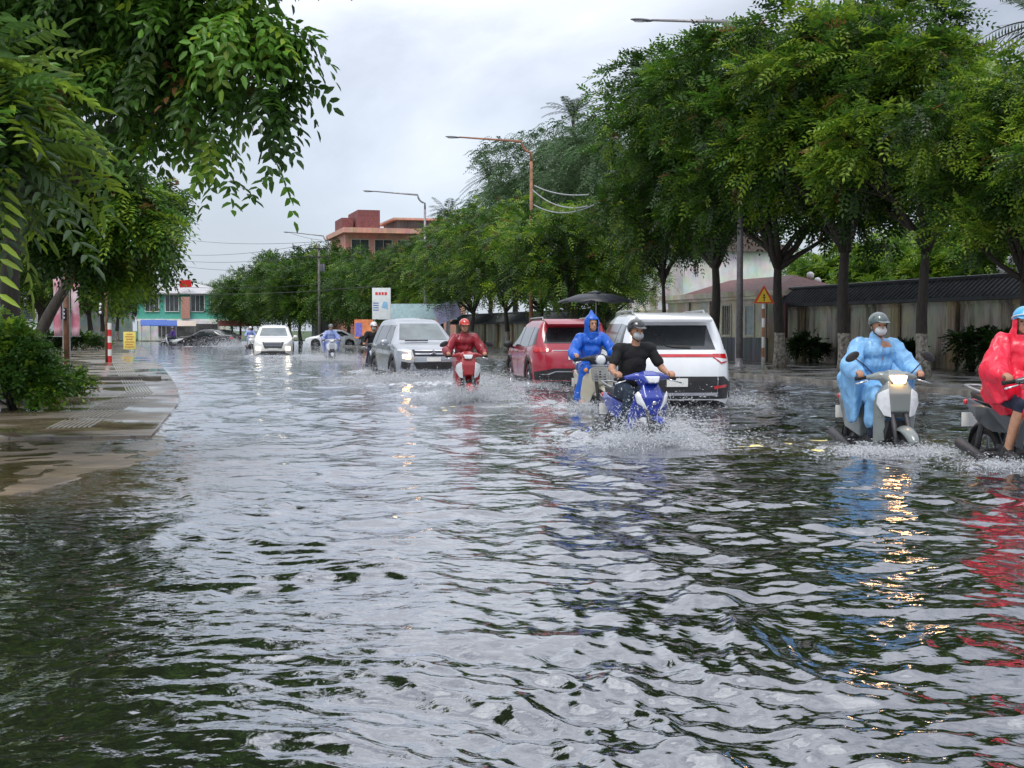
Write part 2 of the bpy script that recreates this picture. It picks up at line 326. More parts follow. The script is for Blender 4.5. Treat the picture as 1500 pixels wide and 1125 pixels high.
# ------------------------------------------------------------------ cars
def decal(bvh,poly,axis,sign,off,m,name,parent,thick=.012,step=.07):
    bm=bmesh.new(); vs=[bm.verts.new((0,a,b) if axis=='x' else (a,0,b)) for a,b in poly]; bm.faces.new(vs)
    A_=[p[0] for p in poly]; B_=[p[1] for p in poly]
    hn=Vector((0,1,0)) if axis=='x' else Vector((1,0,0))
    for lo,hi,nrm in((min(A_),max(A_),hn),(min(B_),max(B_),Vector((0,0,1)))):
        k=int((hi-lo)/step)
        for i in range(1,k+1):
            bmesh.ops.bisect_plane(bm,geom=bm.verts[:]+bm.edges[:]+bm.faces[:],plane_co=nrm*(lo+(hi-lo)*i/(k+1)),plane_no=nrm,dist=1e-5)
    dr=Vector((-sign,0,0)) if axis=='x' else Vector((0,-sign,0))
    for v in bm.verts:
        o=v.co-dr*6; h,nn,_,_=bvh.ray_cast(o,dr)
        if h is None: h,nn,_,_=bvh.find_nearest(v.co-dr*2.2); 
        if nn.dot(dr)>0: nn=-nn
        v.co=h+(nn*.6-dr*.4)*off
    bmesh.ops.recalc_face_normals(bm,faces=bm.faces)
    bm.faces.ensure_lookup_table()
    ns=sum((f.normal*f.calc_area() for f in bm.faces),Vector())
    if ns.dot(dr)>0: bmesh.ops.reverse_faces(bm,faces=bm.faces[:])
    bmesh.ops.solidify(bm,geom=bm.faces[:],thickness=thick)
    me=bpy.data.meshes.new(name); bm.to_mesh(me); bm.free(); me.materials.append(m); me.shade_smooth(); sharp(me,.6)
    o=bpy.data.objects.new(name,me); C.objects.link(o); o.parent=parent; return o
def wheel(parent,c,r,wd,side,rimm=ALLOY,spokes=5):
    h=bpy.data.objects.new('wheel',None); C.objects.link(h); h.parent=parent; h.location=c
    t=MB(); p=[(r*.62,-wd/2),(r*.9,-wd/2),(r*.98,-wd*.36),(r,-wd*.2),(r,wd*.2),(r*.98,wd*.36),(r*.9,wd/2),(r*.62,wd/2)]; t.lathe(p,36,axis='y')
    t.build('tyre',RUBBER,h,smooth=True)
    t=MB(); t.lathe([(r*.64,-wd*.42),(r*.6,-wd*.2),(r*.6,wd*.2),(r*.64,wd*.42)],30,axis='y')
    for k in range(spokes):
        a=2*PI*k/spokes; M=Matrix.Rotation(-a,3,'Y'); t.box(M@Vector((r*.33,side*wd*.33,0)),(r*.62,.03,r*.16),M=M)
    t.lathe([(0.001,side*wd*.38),(r*.14,side*wd*.38),(r*.16,side*wd*.2)],16,axis='y')
    t.build('rim',rimm,h,smooth=False); return h
def make_car(name,label,cat,loc,rz,pm,Ln,W,H,top,sh,clear=.22,wr=.35,ax=(-1.35,1.4),win=None,clad=True,rails=False,tumble=.36,group=None):
    root=thing(name,label,cat,loc,rz,group); hl=Ln/2
    xs=sorted(set(list(np.linspace(-hl,-hl+.3,8))+list(np.linspace(-hl+.3,hl-.4,84))+list(np.linspace(hl-.4,hl,10))))
    tx,tz=zip(*top); sx,sz=zip(*sh); rings=[]
    for x in xs:
        zt=float(np.interp(x,tx,tz)); zs=min(float(np.interp(x,sx,sz)),zt-.015)
        e=max(0,(abs(x)-(hl-.62))/.62); w=W/2*(1-.30*e**2.6)
        zb=clear+ .10*e**2
        for a in ax:
            R_=wr+.075
            if abs(x-a)<R_: zb=max(zb,wr-.0+math.sqrt(R_*R_-(x-a)**2))
        zb=min(zb,zs-.05)
        wtop=w*.965-max(0,zt-zs-.03)*tumble; f=min(1,max(0,(zt-zs)/.3))
        pr=[(w*.95,zb),(w*.985,zb+(zs-zb)*.15),(w,zb+(zs-zb)*.5),(w*.99,zb+(zs-zb)*.82),(w*.965,zs),(w*.965+(wtop-w*.965)*.5,zs+(zt-zs)*.5),(wtop+.0,zt-.07*f-.005),(wtop-.05,zt-.02*f),(wtop*.75,zt+.008),(wtop*.4,zt+.018),(0,zt+.022)]
        ring=[]
        for y,z in pr:
            k=e**2; dx=-math.copysign(1,x)*k*(.16*((z-.62)/.5)**2 if z>.62 else .10*((.62-z)/.4)**2)
            ring.append((x+dx,y,z))
        rings.append(ring)
    m=MB(); np_=len(rings[0]); full=[]
    for r in rings:
        full.append([Vector(p) for p in r]+[Vector((p[0],-p[1],p[2])) for p in r[-2::-1]])
    k=len(full[0]); vs=[v for r in full for v in r]; fs=[(i*k+j,i*k+j+1,(i+1)*k+j+1,(i+1)*k+j) for i in range(len(full)-1) for j in range(k-1)]
    for i in(0,len(full)-1):
        for j in range(np_-1): fs.append((i*k+j,i*k+j+1,i*k+k-2-j,i*k+k-1-j) if i else (i*k+k-1-j,i*k+k-2-j,i*k+j+1,i*k+j))
    m.add(vs,fs); me=m.mesh('body'); bm=bmesh.new(); bm.from_mesh(me); bmesh.ops.remove_doubles(bm,verts=bm.verts,dist=1e-4); bmesh.ops.recalc_face_normals(bm,faces=bm.faces)
    bvh=BVHTree.FromBMesh(bm); bm.to_mesh(me); bm.free(); me.materials.append(pm); me.shade_smooth(); sharp(me,.75)
    b=bpy.data.objects.new('body',me); C.objects.link(b); b.parent=root
    u=MB(); u.box((0,0,(clear+.62)/2),(Ln-.7,W-.52,.62-clear)); u.box((0,0,clear+.05),(Ln*.36,W-.12,.1)); u.build('underbody',BLACK,root)
    for a in ax:
        for s in(-1,1): wheel(root,(a,s*(W/2-.13),wr),wr,.22,s)
    if clad:
        for s in(-1,1):
            x0,x1=ax[0]+wr+.09,ax[1]-wr-.09
            decal(bvh,[(x0,clear+.02),(x1,clear+.02),(x1,clear+.15),(x0,clear+.15)],'y',s,.012,BLACK,'side_cladding',root)
            for a in ax:
                o=[];i_=[]
                for j in range(13):
                    g=PI*j/12; o.append((a+math.cos(g)*(wr+.15),max(clear+.12,wr+math.sin(g)*(wr+.15)))); i_.append((a+math.cos(g)*(wr+.085),max(clear+.12,wr+math.sin(g)*(wr+.085))))
                mm=MB()
                for j in range(13):
                    for (px_,pz_) in(o[j],i_[j]):
                        h,nn,_,_=bvh.ray_cast(Vector((px_,s*5,pz_)),Vector((0,-s,0)))
                        y=(h.y if h else s*W/2*.97); mm.v.append((px_,y+s*.012,pz_))
                for j in range(12): mm.f.append((2*j,2*j+2,2*j+3,2*j+1))
                q=mm.build('wheel_arch',BLACK,root); sm=q.modifiers.new('s','SOLIDIFY'); sm.thickness=.02; sm.offset=0
    if rails:
        for s in(-1,1): r=MB(); y=s*(W/2*.965-(H-1.0)*tumble-.06); r.tube([(-hl+.75,y,H-.03),(-hl+.85,y,H+.045),(.25,y,H+.03),(.4,y,H-.05)],.018,8); r.build('roof_rail',STEEL,root,smooth=True)
    return root,bvh,b
def mirror(root,x,W,z,pm):
    for s in(-1,1):
        m=MB(); m.ell((x,s*(W/2+.10),z),(.07,.12,.085)); m.cone((x+.02,s*(W/2-.06),z-.09),(x,s*(W/2+.04),z-.04),.03,.03); m.build('wing_mirror',pm,root,smooth=True)
SUVT=lambda hl,H:[(-hl,1.02),(-hl+.04,1.12),(-hl+.16,1.36),(-hl+.30,H-.10),(-hl+.40,H-.035),(-hl+1.0,H-.005),(-.1,H),(.35,H-.045),(.52,H-.10),(1.22,1.14),(1.34,1.09),(hl-.5,1.02),(hl-.16,.93),(hl-.05,.86),(hl,.78)]
SUVS=lambda hl,H:[(-hl,.98),(-hl+.5,1.05),(0,1.02),(1.2,1.0),(hl-.4,.93),(hl,.76)]
def side_glass(bvh,root,H,W,rear,front,pil=.06):
    zb=1.07; zt=H-.17
    cuts=[rear[0],(rear[0]+.78),front[0]-.93,front[0]]
    for s in(-1,1):
        # quarter, rear door, front door windows
        decal(bvh,[(rear[0]+.05,zb+.06),(cuts[1]-pil,zb),(cuts[1]-pil,zt),(rear[1],zt-.03)],'y',s,.006,GLASS,'side_window',root)
        decal(bvh,[(cuts[1],zb),(cuts[2]-pil,zb),(cuts[2]-pil,zt),(cuts[1],zt)],'y',s,.006,GLASS,'side_window',root)
        decal(bvh,[(cuts[2],zb),(front[0]-.02,zb),(front[0]-.05,zb+.05),(front[1],zt),(cuts[2],zt)],'y',s,.006,GLASS,'side_window',root)
        for x in(cuts[1]-pil/2,cuts[2]-pil/2,front[0]-.0):
            decal(bvh,[(x-.006,.42),(x+.006,.42),(x+.006,zb-.03),(x-.006,zb-.03)],'y',s,.002,BLACK,'door_gap',root,thick=.006)
        for x in(cuts[1]+.08,cuts[2]+.08):
            decal(bvh,[(x,.93),(x+.17,.93),(x+.17,.955),(x,.955)],'y',s,.02,CHROME,'door_handle',root)
# --- white SUV driving away on the right
W1=paint('white car paint',(.66,.68,.70)); SIL=paint('silver car paint',(.32,.345,.385),.25,.35); REDP=paint('dark red car paint',(.30,.012,.03)); WH2=paint('pearl car paint',(.62,.61,.58)); BLKP=paint('black car paint',(.012,.012,.014))
def place(px,py,heading,back):           # contact pixel at water level of the nose or tail; the root lies `back` metres behind it
    g=G(px,py); d=Vector((math.cos(heading),math.sin(heading),0)); p=g-d*back; return (p.x,p.y,GZ)
def white_suv():
    Ln,W,H=4.55,1.90,1.72; hl=Ln/2
    loc=place(990,597,ROAD_AWAY-.20,-hl+.1)
    r,bv,b=make_car('suv','white SUV driving away with a full width red rear light bar and roof rails','car',loc,ROAD_AWAY-.20,W1,Ln,W,H,SUVT(hl,H),SUVS(hl,H),rails=True)
    side_glass(bv,r,H,W,(-hl+.32,-hl+.50),(1.05,.50)); mirror(r,.98,W,1.10,W1)
    decal(bv,[(-.66,1.13),(.66,1.13),(.56,1.52),(-.56,1.52)],'x',-1,.006,GLASS,'rear_window',r)
    m=MB(); m.hull([(-hl+.10,-.60,H-.10),(-hl+.10,.60,H-.10),(-hl+.60,-.62,H+.01),(-hl+.60,.62,H+.01),(-hl+.12,-.58,H-.15),(-hl+.12,.58,H-.15),(-hl+.55,.60,H-.06),(-hl+.55,-.60,H-.06)]); m.build('roof_spoiler',W1,r,bevel=.012)
    decal(bv,[(-.60,1.012),(.60,1.012),(.60,1.055),(-.60,1.055)],'x',-1,.012,REDLENS,'light_bar',r)
    for s in(-1,1):
        decal(bv,[(s*.60,1.06),(s*.84,1.06),(s*.88,.93),(s*.74,.90),(s*.60,1.00)],'x',-1,.014,REDLENS,'tail_light',r)
        decal(bv,[(s*.62,1.0),(s*.84,.975),(s*.86,.95),(s*.74,.925)],'x',-1,.02,WHITELENS,'reversing_light',r)
        decal(bv,[(s*.60,.50),(s*.82,.53),(s*.82,.57),(s*.60,.55)],'x',-1,.03,REDLENS,'reflector',r)
    decal(bv,[(-.86,.34),(.86,.34),(.90,.60),(.78,.70),(-.78,.70),(-.90,.60)],'x',-1,.014,BLACK,'rear_bumper',r)
    decal(bv,[(-.62,.40),(.62,.40),(.66,.445),(-.66,.445)],'x',-1,.035,CHROME,'bumper_trim',r)
    decal(bv,[(-.17,.54),(.17,.54),(.17,.67),(-.17,.67)],'x',-1,.03,PLATE,'number_plate',r)
    decal(bv,[(-.25,1.15),(.02,1.16),(.16,1.19),(.02,1.20),(-.25,1.19)],'x',-1,.022,BLACK,'wiper',r)
    decal(bv,[(.48,.76),(.66,.76),(.66,.785),(.48,.785)],'x',-1,.006,CHROME,'badge',r)
    m=MB(); m.lathe([(.03,-.1),(.035,.02)],12,(-hl+.3,.45,.30),'x'); m.build('exhaust_pipe',CHROME,r,smooth=True)
white_suv()
def red_suv():
    Ln,W,H=4.5,1.86,1.68; hl=Ln/2
    loc=place(842,566,ROAD_AWAY-.12,-hl+.1)
    r,bv,b=make_car('suv','dark red SUV driving away beside the rider in the royal blue rain suit','car',loc,ROAD_AWAY-.12,REDP,Ln,W,H,SUVT(hl,H),SUVS(hl,H),rails=True)
    side_glass(bv,r,H,W,(-hl+.32,-hl+.50),(1.05,.50)); mirror(r,.98,W,1.10,BLACK)
    decal(bv,[(-.68,1.15),(.68,1.15),(.56,1.50),(-.56,1.50)],'x',-1,.006,GLASS,'rear_window',r)
    m=MB(); m.hull([(-hl+.10,-.60,H-.10),(-hl+.10,.60,H-.10),(-hl+.60,-.62,H+.01),(-hl+.60,.62,H+.01),(-hl+.14,-.58,H-.14),(-hl+.14,.58,H-.14)]); m.build('roof_spoiler',REDP,r,bevel=.01)
    for s in(-1,1):
        decal(bv,[(s*.50,1.02),(s*.86,1.07),(s*.89,.95),(s*.55,.97)],'x',-1,.014,REDLENS,'tail_light',r)
    decal(bv,[(-.5,.985),(.5,.985),(.5,1.0),(-.5,1.0)],'x',-1,.012,CHROME,'trim_strip',r)
    decal(bv,[(-.16,.79),(.16,.79),(.16,.91),(-.16,.91)],'x',-1,.02,PLATE,'number_plate',r)
    decal(bv,[(-.86,.34),(.86,.34),(.88,.52),(.5,.60),(-.5,.60),(-.88,.52)],'x',-1,.014,BLACK,'rear_bumper',r)
    decal(bv,[(-.8,.47),(-.6,.46),(-.45,.52),(.45,.52),(.6,.46),(.8,.47),(.62,.49),(.45,.545),(-.45,.545),(-.62,.49)],'x',-1,.035,CHROME,'bumper_trim',r)
red_suv()
def silver_car():
    Ln,W,H=4.6,1.80,1.74; hl=Ln/2
    loc=place(634,556,ROAD_HERE,hl-.1)
    top=[(-hl,1.02),(-hl+.04,1.12),(-hl+.16,1.36),(-hl+.30,H-.10),(-hl+.40,H-.035),(-hl+1.0,H-.005),(-.35,H),(.12,H-.035),(.34,H-.11),(1.10,1.17),(1.24,1.11),(hl-.5,1.04),(hl-.14,.96),(hl-.03,.89),(hl,.82)]
    r,bv,b=make_car('people_carrier','silver people carrier coming through the water with one warm headlamp lit','car',loc,ROAD_HERE,SIL,Ln,W,H,top,SUVS(hl,H),tumble=.42)
    side_glass(bv,r,H,W,(-hl+.32,-hl+.45),(.95,.42)); mirror(r,.92,W,1.12,SIL)
    decal(bv,[(-.64,1.19),(.64,1.19),(.50,1.61),(-.50,1.61)],'x',1,.006,mat('windscreen glass',(.09,.12,.13),.08,var=.3,vscale=2,coat=.6),'windscreen',r)
    decal(bv,[(-.5,1.165),(.1,1.17),(.1,1.185),(-.5,1.18)],'x',1,.02,BLACK,'wiper',r)
    for z in(.92,.84): decal(bv,[(-.46,z-.012),(.46,z-.012),(.46,z+.016),(-.46,z+.016)],'x',1,.03,CHROME,'grille_bar',r)
    decal(bv,[(-.50,.79),(.50,.79),(.52,.95),(-.52,.95)],'x',1,.012,BLACK,'grille',r)
    decal(bv,[(-.42,.46),(.42,.46),(.52,.64),(-.52,.64)],'x',1,.012,BLACK,'lower_grille',r)
    decal(bv,[(-.8,.36),(.8,.36),(.7,.43),(-.7,.43)],'x',1,.03,CHROME,'skid_plate',r)
    m=MB()                                    # the three-diamond emblem
    for a in(90,210,330):
        d=Vector((0,math.cos(math.radians(a)),math.sin(math.radians(a)))); e=Vector((0,-d.z,d.y)); o=Vector((hl+.035,0,.885))
        m.hull([o+d*.0,o+d*.04+e*.022,o+d*.08,o+d*.04-e*.022]+[q+Vector((-.06,0,0)) for q in(o,o+d*.04+e*.022,o+d*.08,o+d*.04-e*.022)])
    m.build('emblem',CHROME,r)
    decal(bv,[(-.18,.66),(.18,.66),(.18,.76),(-.18,.76)],'x',1,.035,PLATE,'number_plate',r)
    for s in(-1,1):
        decal(bv,[(s*.54,.93),(s*.84,.97),(s*.84,.92),(s*.56,.87)],'x',1,.016,WHITELENS,'indicator_lamp',r)
        decal(bv,[(s*.59,.82),(s*.75,.82),(s*.75,.74),(s*.61,.72)],'x',1,.02,LIT if s<0 else WHITELENS,'headlight',r)
        decal(bv,[(s*.58,.62),(s*.78,.66),(s*.80,.48),(s*.62,.46)],'x',1,.012,BLACK,'fog_lamp_surround',r)
        decal(bv,[(s*.50,.70),(s*.56,.70),(s*.60,.44),(s*.54,.44)],'x',1,.03,CHROME,'bumper_trim',r)
silver_car()
def far_suv():
    Ln,W,H=4.6,1.9,1.66; hl=Ln/2
    loc=place(415,521,ROAD_HERE+.10,hl-.1)
    r,bv,b=make_car('suv','cream white SUV coming head on in the distance with both lamps lit','car',loc,ROAD_HERE-.12,WH2,Ln,W,H,SUVT(hl,H),SUVS(hl,H),rails=True)
    side_glass(bv,r,H,W,(-hl+.32,-hl+.50),(1.05,.50)); mirror(r,.98,W,1.10,WH2)
    decal(bv,[(-.68,1.15),(.68,1.15),(.56,1.54),(-.56,1.54)],'x',1,.006,MATS['windscreen glass'],'windscreen',r)
    decal(bv,[(-.40,.55),(.40,.55),(.52,.86),(-.52,.86)],'x',1,.012,BLACK,'grille',r)
    for z in(.62,.69,.76,.83): decal(bv,[(-.43,z-.01),(.43,z-.01),(.43,z+.01),(-.43,z+.01)],'x',1,.025,CHROME,'grille_bar',r)
    decal(bv,[(-.24,.47),(.24,.47),(.24,.56),(-.24,.56)],'x',1,.035,PLATE,'number_plate',r)
    decal(bv,[(-.6,.33),(.6,.33),(.56,.42),(-.56,.42)],'x',1,.012,BLACK,'lower_grille',r)
    for s in(-1,1):
        decal(bv,[(s*.55,.86),(s*.84,.89),(s*.84,.80),(s*.57,.74)],'x',1,.016,WHITELENS,'headlight',r)
        decal(bv,[(s*.60,.62),(s*.80,.64),(s*.80,.46),(s*.62,.46)],'x',1,.02,LIT2,'fog_lamp',r)
far_suv()
SEDT=lambda hl,H:[(-hl,.86),(-hl+.08,.98),(-hl+.5,1.03),(-hl+.75,1.05),(-hl+1.45,H-.06),(-.35,H),(.25,H-.03),(.45,H-.08),(1.15,1.0),(1.3,.95),(hl-.4,.86),(hl-.08,.76),(hl,.66)]
SEDS=lambda hl,H:[(-hl,.82),(-hl+.5,.93),(0,.90),(1.2,.86),(hl-.4,.78),(hl,.62)]
def sedan(label,px,py,rz,pm,lit=None,sc=1.0,group=None):
    Ln,W,H=4.5,1.76,1.46; hl=Ln/2; g=G(px,py)
    r,bv,b=make_car('sedan',label,'car',(g.x,g.y,GZ),rz,pm,Ln,W,H,SEDT(hl,H),SEDS(hl,H),clear=.18,wr=.32,clad=False,group=group); r.scale=(sc,)*3
    for s in(-1,1):
        decal(bv,[(-hl+.95,.98),(-.12,.96),(-.12,H-.13),(-hl+1.55,H-.15)],'y',s,.006,GLASS,'side_window',r)
        decal(bv,[(-.06,.96),(1.02,.94),(.42,H-.15),(-.06,H-.13)],'y',s,.006,GLASS,'side_window',r)
        for x in(-.09,.95,-1.0): decal(bv,[(x-.008,.34),(x+.008,.34),(x+.008,.9),(x-.008,.9)],'y',s,.003,BLACK,'door_gap',r,thick=.006)
        for x in(-.30,.72): decal(bv,[(x-.16,.80),(x,.80),(x,.825),(x-.16,.825)],'y',s,.02,CHROME,'door_handle',r)
        decal(bv,[(s*.45,.66),(s*.78,.70),(s*.80,.60),(s*.48,.56)],'x',1,.014,WHITELENS if not lit else LIT2,'headlight',r)
        decal(bv,[(s*.45,.86),(s*.76,.88),(s*.78,.74),(s*.48,.74)],'x',-1,.014,REDLENS,'tail_light',r)
    decal(bv,[(-.60,1.0),(.60,1.0),(.5,1.32),(-.5,1.32)],'x',1,.006,MATS['windscreen glass'],'windscreen',r)
    decal(bv,[(-.60,1.09),(.60,1.09),(.5,1.34),(-.5,1.34)],'x',-1,.006,GLASS,'rear_window',r)
    decal(bv,[(-.36,.42),(.36,.42),(.40,.60),(-.40,.60)],'x',1,.012,BLACK,'grille',r)
    decal(bv,[(-.24,.34),(.24,.34),(.24,.43),(-.24,.43)],'x',1,.03,PLATE,'number_plate',r)
    mirror(r,.95,W,.98,pm); return r
sedan('black sedan turning left across the far end of the road, nearest of the dark cars',305,506,PI-.25+.1,BLKP)
sedan('dark sedan half hidden behind the turning black sedan',322,501.5,PI-.5,BLKP)
sedan('white sedan seen side on behind the rider in the lavender raincoat',488,505.5,PI+.12,W1)
# ------------------------------------------------------------------ motorbikes
CREAM=paint('cream paint',(.50,.47,.36)); BLUEP=paint('blue bike paint',(.010,.030,.28)); GREYP=paint('grey green scooter paint',(.17,.195,.19)); REDB=paint('red bike paint',(.30,.01,.012)); DKP=paint('dark bike paint',(.03,.035,.04)); WHP=paint('white bike paint',(.6,.62,.64)); LAV=paint('pale bike paint',(.3,.32,.36))
SEATM=mat('black vinyl seat',(.016,.016,.018),.38,bump=.25,bscale=120); ENG=mat('dark engine metal',(.06,.06,.065),.5,.5,bump=.3)
def spokewheel(parent,c,r,th,steel=True):
    h=bpy.data.objects.new('wheel',None); C.objects.link(h); h.parent=parent; h.location=c
    t=MB(); prof=[(r-th*1.1+math.cos(a)*th*(1.0 if math.cos(a)>0 else .5),math.sin(a)*th*.9) for a in np.linspace(-PI,PI,13)]; prof=[(r-th+math.cos(a)*th,math.sin(a)*th*.85) for a in np.linspace(-PI,PI,13)]
    t.lathe(prof,36,axis='y').build('tyre',RUBBER,h,smooth=True)
    t=MB(); q=r-th*1.9; t.lathe([(q,-.022),(q+.012,-.026),(q+.012,.026),(q,.022),(q-.008,0),(q,-.022)],30,axis='y'); t.lathe([(.001,-.045),(.035,-.045),(.035,.045),(.001,.045)],14,axis='y')
    for k in range(5):
        a=2*PI*k/5; t.tube([(math.cos(a)*.03,0,math.sin(a)*.03),(math.cos(a+.2)*q,0,math.sin(a+.2)*q)],.012,5)
    t.build('rim',ALLOY if steel else BLACK,h); return h
def fender(parent,c,r,a0,a1,w,m,name='front_fender'):
    mm=MB(); n=14;k=9
    for i in range(n+1):
        a=a0+(a1-a0)*i/n; ww=w*(.55+.45*math.sin(PI*(i+.6)/(n+1.2)))
        for j in range(k):
            b=-1+2*j/(k-1); rr=r-.05*b*b; mm.v.append((c[0]+math.cos(a)*rr,ww/2*b,c[2]+math.sin(a)*rr))
    for i in range(n):
        for j in range(k-1): mm.f.append((i*k+j,i*k+j+1,(i+1)*k+j+1,(i+1)*k+j))
    o=mm.build(name,m,parent,smooth=True); q=o.modifiers.new('s','SOLIDIFY'); q.thickness=.012; return o
def motorbike(name,label,loc,rz,style,pm,lit=None,trim=None,vx=.009,group=None,mirrors=True,front=True,rear_only=False):
    cat='scooter' if style=='scooter' else 'motorbike'
    t=thing(name,label,cat,loc,rz,group); trim=trim or WHP
    WR=.27 if style!='scooter' else .24; th=.042 if style!='scooter' else .055
    fx=.62; spokewheel(t,(fx,0,WR),WR,th); spokewheel(t,(-.62,0,WR),WR,th+.006)
    m=MB()
    for s in(-1,1): m.tube([(fx,s*.075,WR),(fx-.06,s*.08,WR+.22),(fx-.20,s*.07,.74)],[.022,.027,.03],8)
    m.build('fork',ENG if style!='cub' else BLACK,t,smooth=True)
    fender(t,(fx,0,WR),WR+.045,(.45 if style=='scooter' else .95),2.3,.17 if style=='scooter' else .13,pm)
    # leg shield and front cowl
    m=MB()
    if style=='underbone':
        m.hull([(.40,.09,.95),(.40,-.09,.95),(.52,.10,.78),(.52,-.10,.78),(.44,.17,.80),(.44,-.17,.80),(.50,.06,.58),(.50,-.06,.58),(.36,.10,.90),(.36,-.10,.90),(.38,.13,.55),(.38,-.13,.55)])
        for s in(-1,1): m.hull([(.40,s*.12,.86),(.46,s*.16,.82),(.40,s*.22,.70),(.30,s*.24,.60),(.22,s*.235,.40),(.26,s*.20,.34),(.36,s*.13,.50),(.40,s*.13,.60),(.36,s*.21,.70),(.33,s*.15,.84)])
        m.hull([(.38,.06,.62),(.38,-.06,.62),(.36,.07,.9),(.36,-.07,.9),(-.05,.06,.50),(-.05,-.06,.50),(.0,.05,.60),(.0,-.05,.60)])
    elif style=='scooter':
        m.hull([(.44,.10,.98),(.44,-.10,.98),(.50,.12,.84),(.50,-.12,.84),(.51,.09,.66),(.51,-.09,.66),(.42,.23,.80),(.42,-.23,.80),(.42,.20,.60),(.42,-.20,.60),(.36,.08,.98),(.36,-.08,.98),(.38,.21,.58),(.38,-.21,.58),(.36,.22,.82),(.36,-.22,.82)])
        for s in(-1,1): m.hull([(.42,s*.23,.78),(.38,s*.24,.78),(.34,s*.21,.34),(.38,s*.19,.34),(.45,s*.13,.62),(.42,s*.12,.36),(.26,s*.19,.30),(.26,s*.12,.30)])
        m.hull([(.34,.20,.33),(.34,-.20,.33),(-.16,.19,.31),(-.16,-.19,.31),(.34,.18,.24),(.34,-.18,.24),(-.16,.15,.22),(-.16,-.15,.22)])
    else:
        m.hull([(.42,.05,.94),(.42,-.05,.94),(.44,.06,.6),(.44,-.06,.6),(.34,.05,.9),(.34,-.05,.9),(.30,.06,.5),(.30,-.06,.5)])
        for s in(-1,1): m.hull([(.40,s*.03,.90),(.38,s*.14,.86),(.31,s*.255,.70),(.24,s*.27,.45),(.20,s*.24,.24),(.23,s*.16,.22),(.34,s*.06,.5),(.37,s*.03,.52),(.30,s*.24,.70),(.21,s*.26,.45)])
        m.hull([(.34,.05,.60),(.34,-.05,.60),(-.05,.07,.42),(-.05,-.07,.42),(-.02,.05,.58),(-.02,-.05,.58),(.34,.05,.4),(.34,-.05,.4)])
    m.blob('leg_shield',pm,t,vx,5)
    # tail bodywork
    m=MB()
    if style=='scooter':
        m.hull([(-.10,.15,.70),(-.10,-.15,.70),(-.12,.17,.36),(-.12,-.17,.36),(-.5,.17,.44),(-.5,-.17,.44),(-.55,.15,.78),(-.55,-.15,.78),(-.93,.06,.80),(-.93,-.06,.80),(-.85,.09,.70),(-.85,-.09,.70)])
    else:
        for s in(-1,1): m.hull([(-.02,s*.09,.66),(-.05,s*.12,.50),(-.30,s*.15,.50),(-.4,s*.15,.74),(-.90,s*.05,.80),(-.86,s*.09,.72),(-.55,s*.14,.56),(-.1,0,.55),(-.8,0,.72),(-.4,0,.72)])
    m.blob('tail_panel',pm if style!='cub' else pm,t,vx,4)
    m=MB(); m.hull([(.06,.07,.70),(.06,-.07,.70),(-.2,.14,.74),(-.2,-.14,.74),(-.35,.14,.78),(-.35,-.14,.78),(-.80,.09,.86),(-.80,-.09,.86),(-.2,.10,.78),(-.2,-.10,.78),(-.5,.11,.86),(-.5,-.11,.86),(.02,.05,.75),(.02,-.05,.75),(-.8,.07,.80),(-.8,-.07,.80)]); m.blob('seat',SEATM,t,vx,6)
    m=MB(); m.cone((-.93,-.05,.755),(-.93,.05,.755),.03,.03); m.build('tail_light',REDLENS,t,smooth=True)
    m=MB(); m.tube([(-.55,.09,.86),(-.75,.10,.90),(-.92,.07,.92),(-.95,0,.92),(-.92,-.07,.92),(-.75,-.10,.90),(-.55,-.09,.86)],.013,6); m.build('grab_rail',STEEL,t,smooth=True)
    # engine, pegs, swingarm, exhaust
    m=MB(); m.cone((.18,0,.34),(-.05,0,.30),.09,.13); m.box((-.12,0,.30),(.30,.24,.18)); m.tube([(-.1,.10,.30),(-.62,.10,WR)],[.035,.028]); m.tube([(-.1,-.10,.30),(-.62,-.10,WR)],[.035,.028]); m.tube([(-.50,.13,.56),(-.62,.12,WR)],.03); m.tube([(-.50,-.13,.56),(-.62,-.12,WR)],.03)
    m.tube([(.12,-.30,.26),(.12,.30,.26)],.018,6); m.tube([(-.25,-.26,.34),(-.25,.26,.34)],.014,6); m.build('engine',ENG,t,smooth=False)
    m=MB(); m.tube([(.15,-.06,.26),(.05,-.14,.17),(-.30,-.17,.20)],.02,8); m.tube([(-.28,-.18,.21),(-.36,-.18,.23),(-.80,-.19,.36),(-.84,-.19,.37)],[.03,.05,.055,.03],12); m.build('exhaust_pipe',BLACK if style=='cub' else ENG,t,smooth=True)
    fender(t,(-.62,0,WR),WR+.06,1.0,3.0,.14,BLACK,'rear_fender')
    m=MB(); m.box((-.93,0,.58),(.012,.19,.14)); m.build('number_plate',PLATE,t,bevel=.004)
    # handlebar, cover, lamp
    bz=1.00 if style!='cub' else .98
    m=MB()
    for s in(-1,1): m.tube([(.36,0,bz-.01),(.33,s*.16,bz+.03),(.27,s*.30,bz+.0),(.25,s*.36,bz-.01)],.014,8)
    m.tube([(.44,0,.70),(.34,0,bz)],.03,8); m.build('handlebar',BLACK,t,smooth=True)
    m=MB()
    for s in(-1,1): m=MB(); m.tube([(.277,s*.27,bz+.005),(.25,s*.385,bz-.012)],.021,10); m.build('grip',RUBBER,t,smooth=True)
    m=MB()
    for s in(-1,1): m=MB(); m.tube([(.31,s*.25,bz-.01),(.36,s*.30,bz-.03),(.35,s*.42,bz-.06)],.009,6); m.build('brake_lever',CHROME,t,smooth=True)
    m=MB()
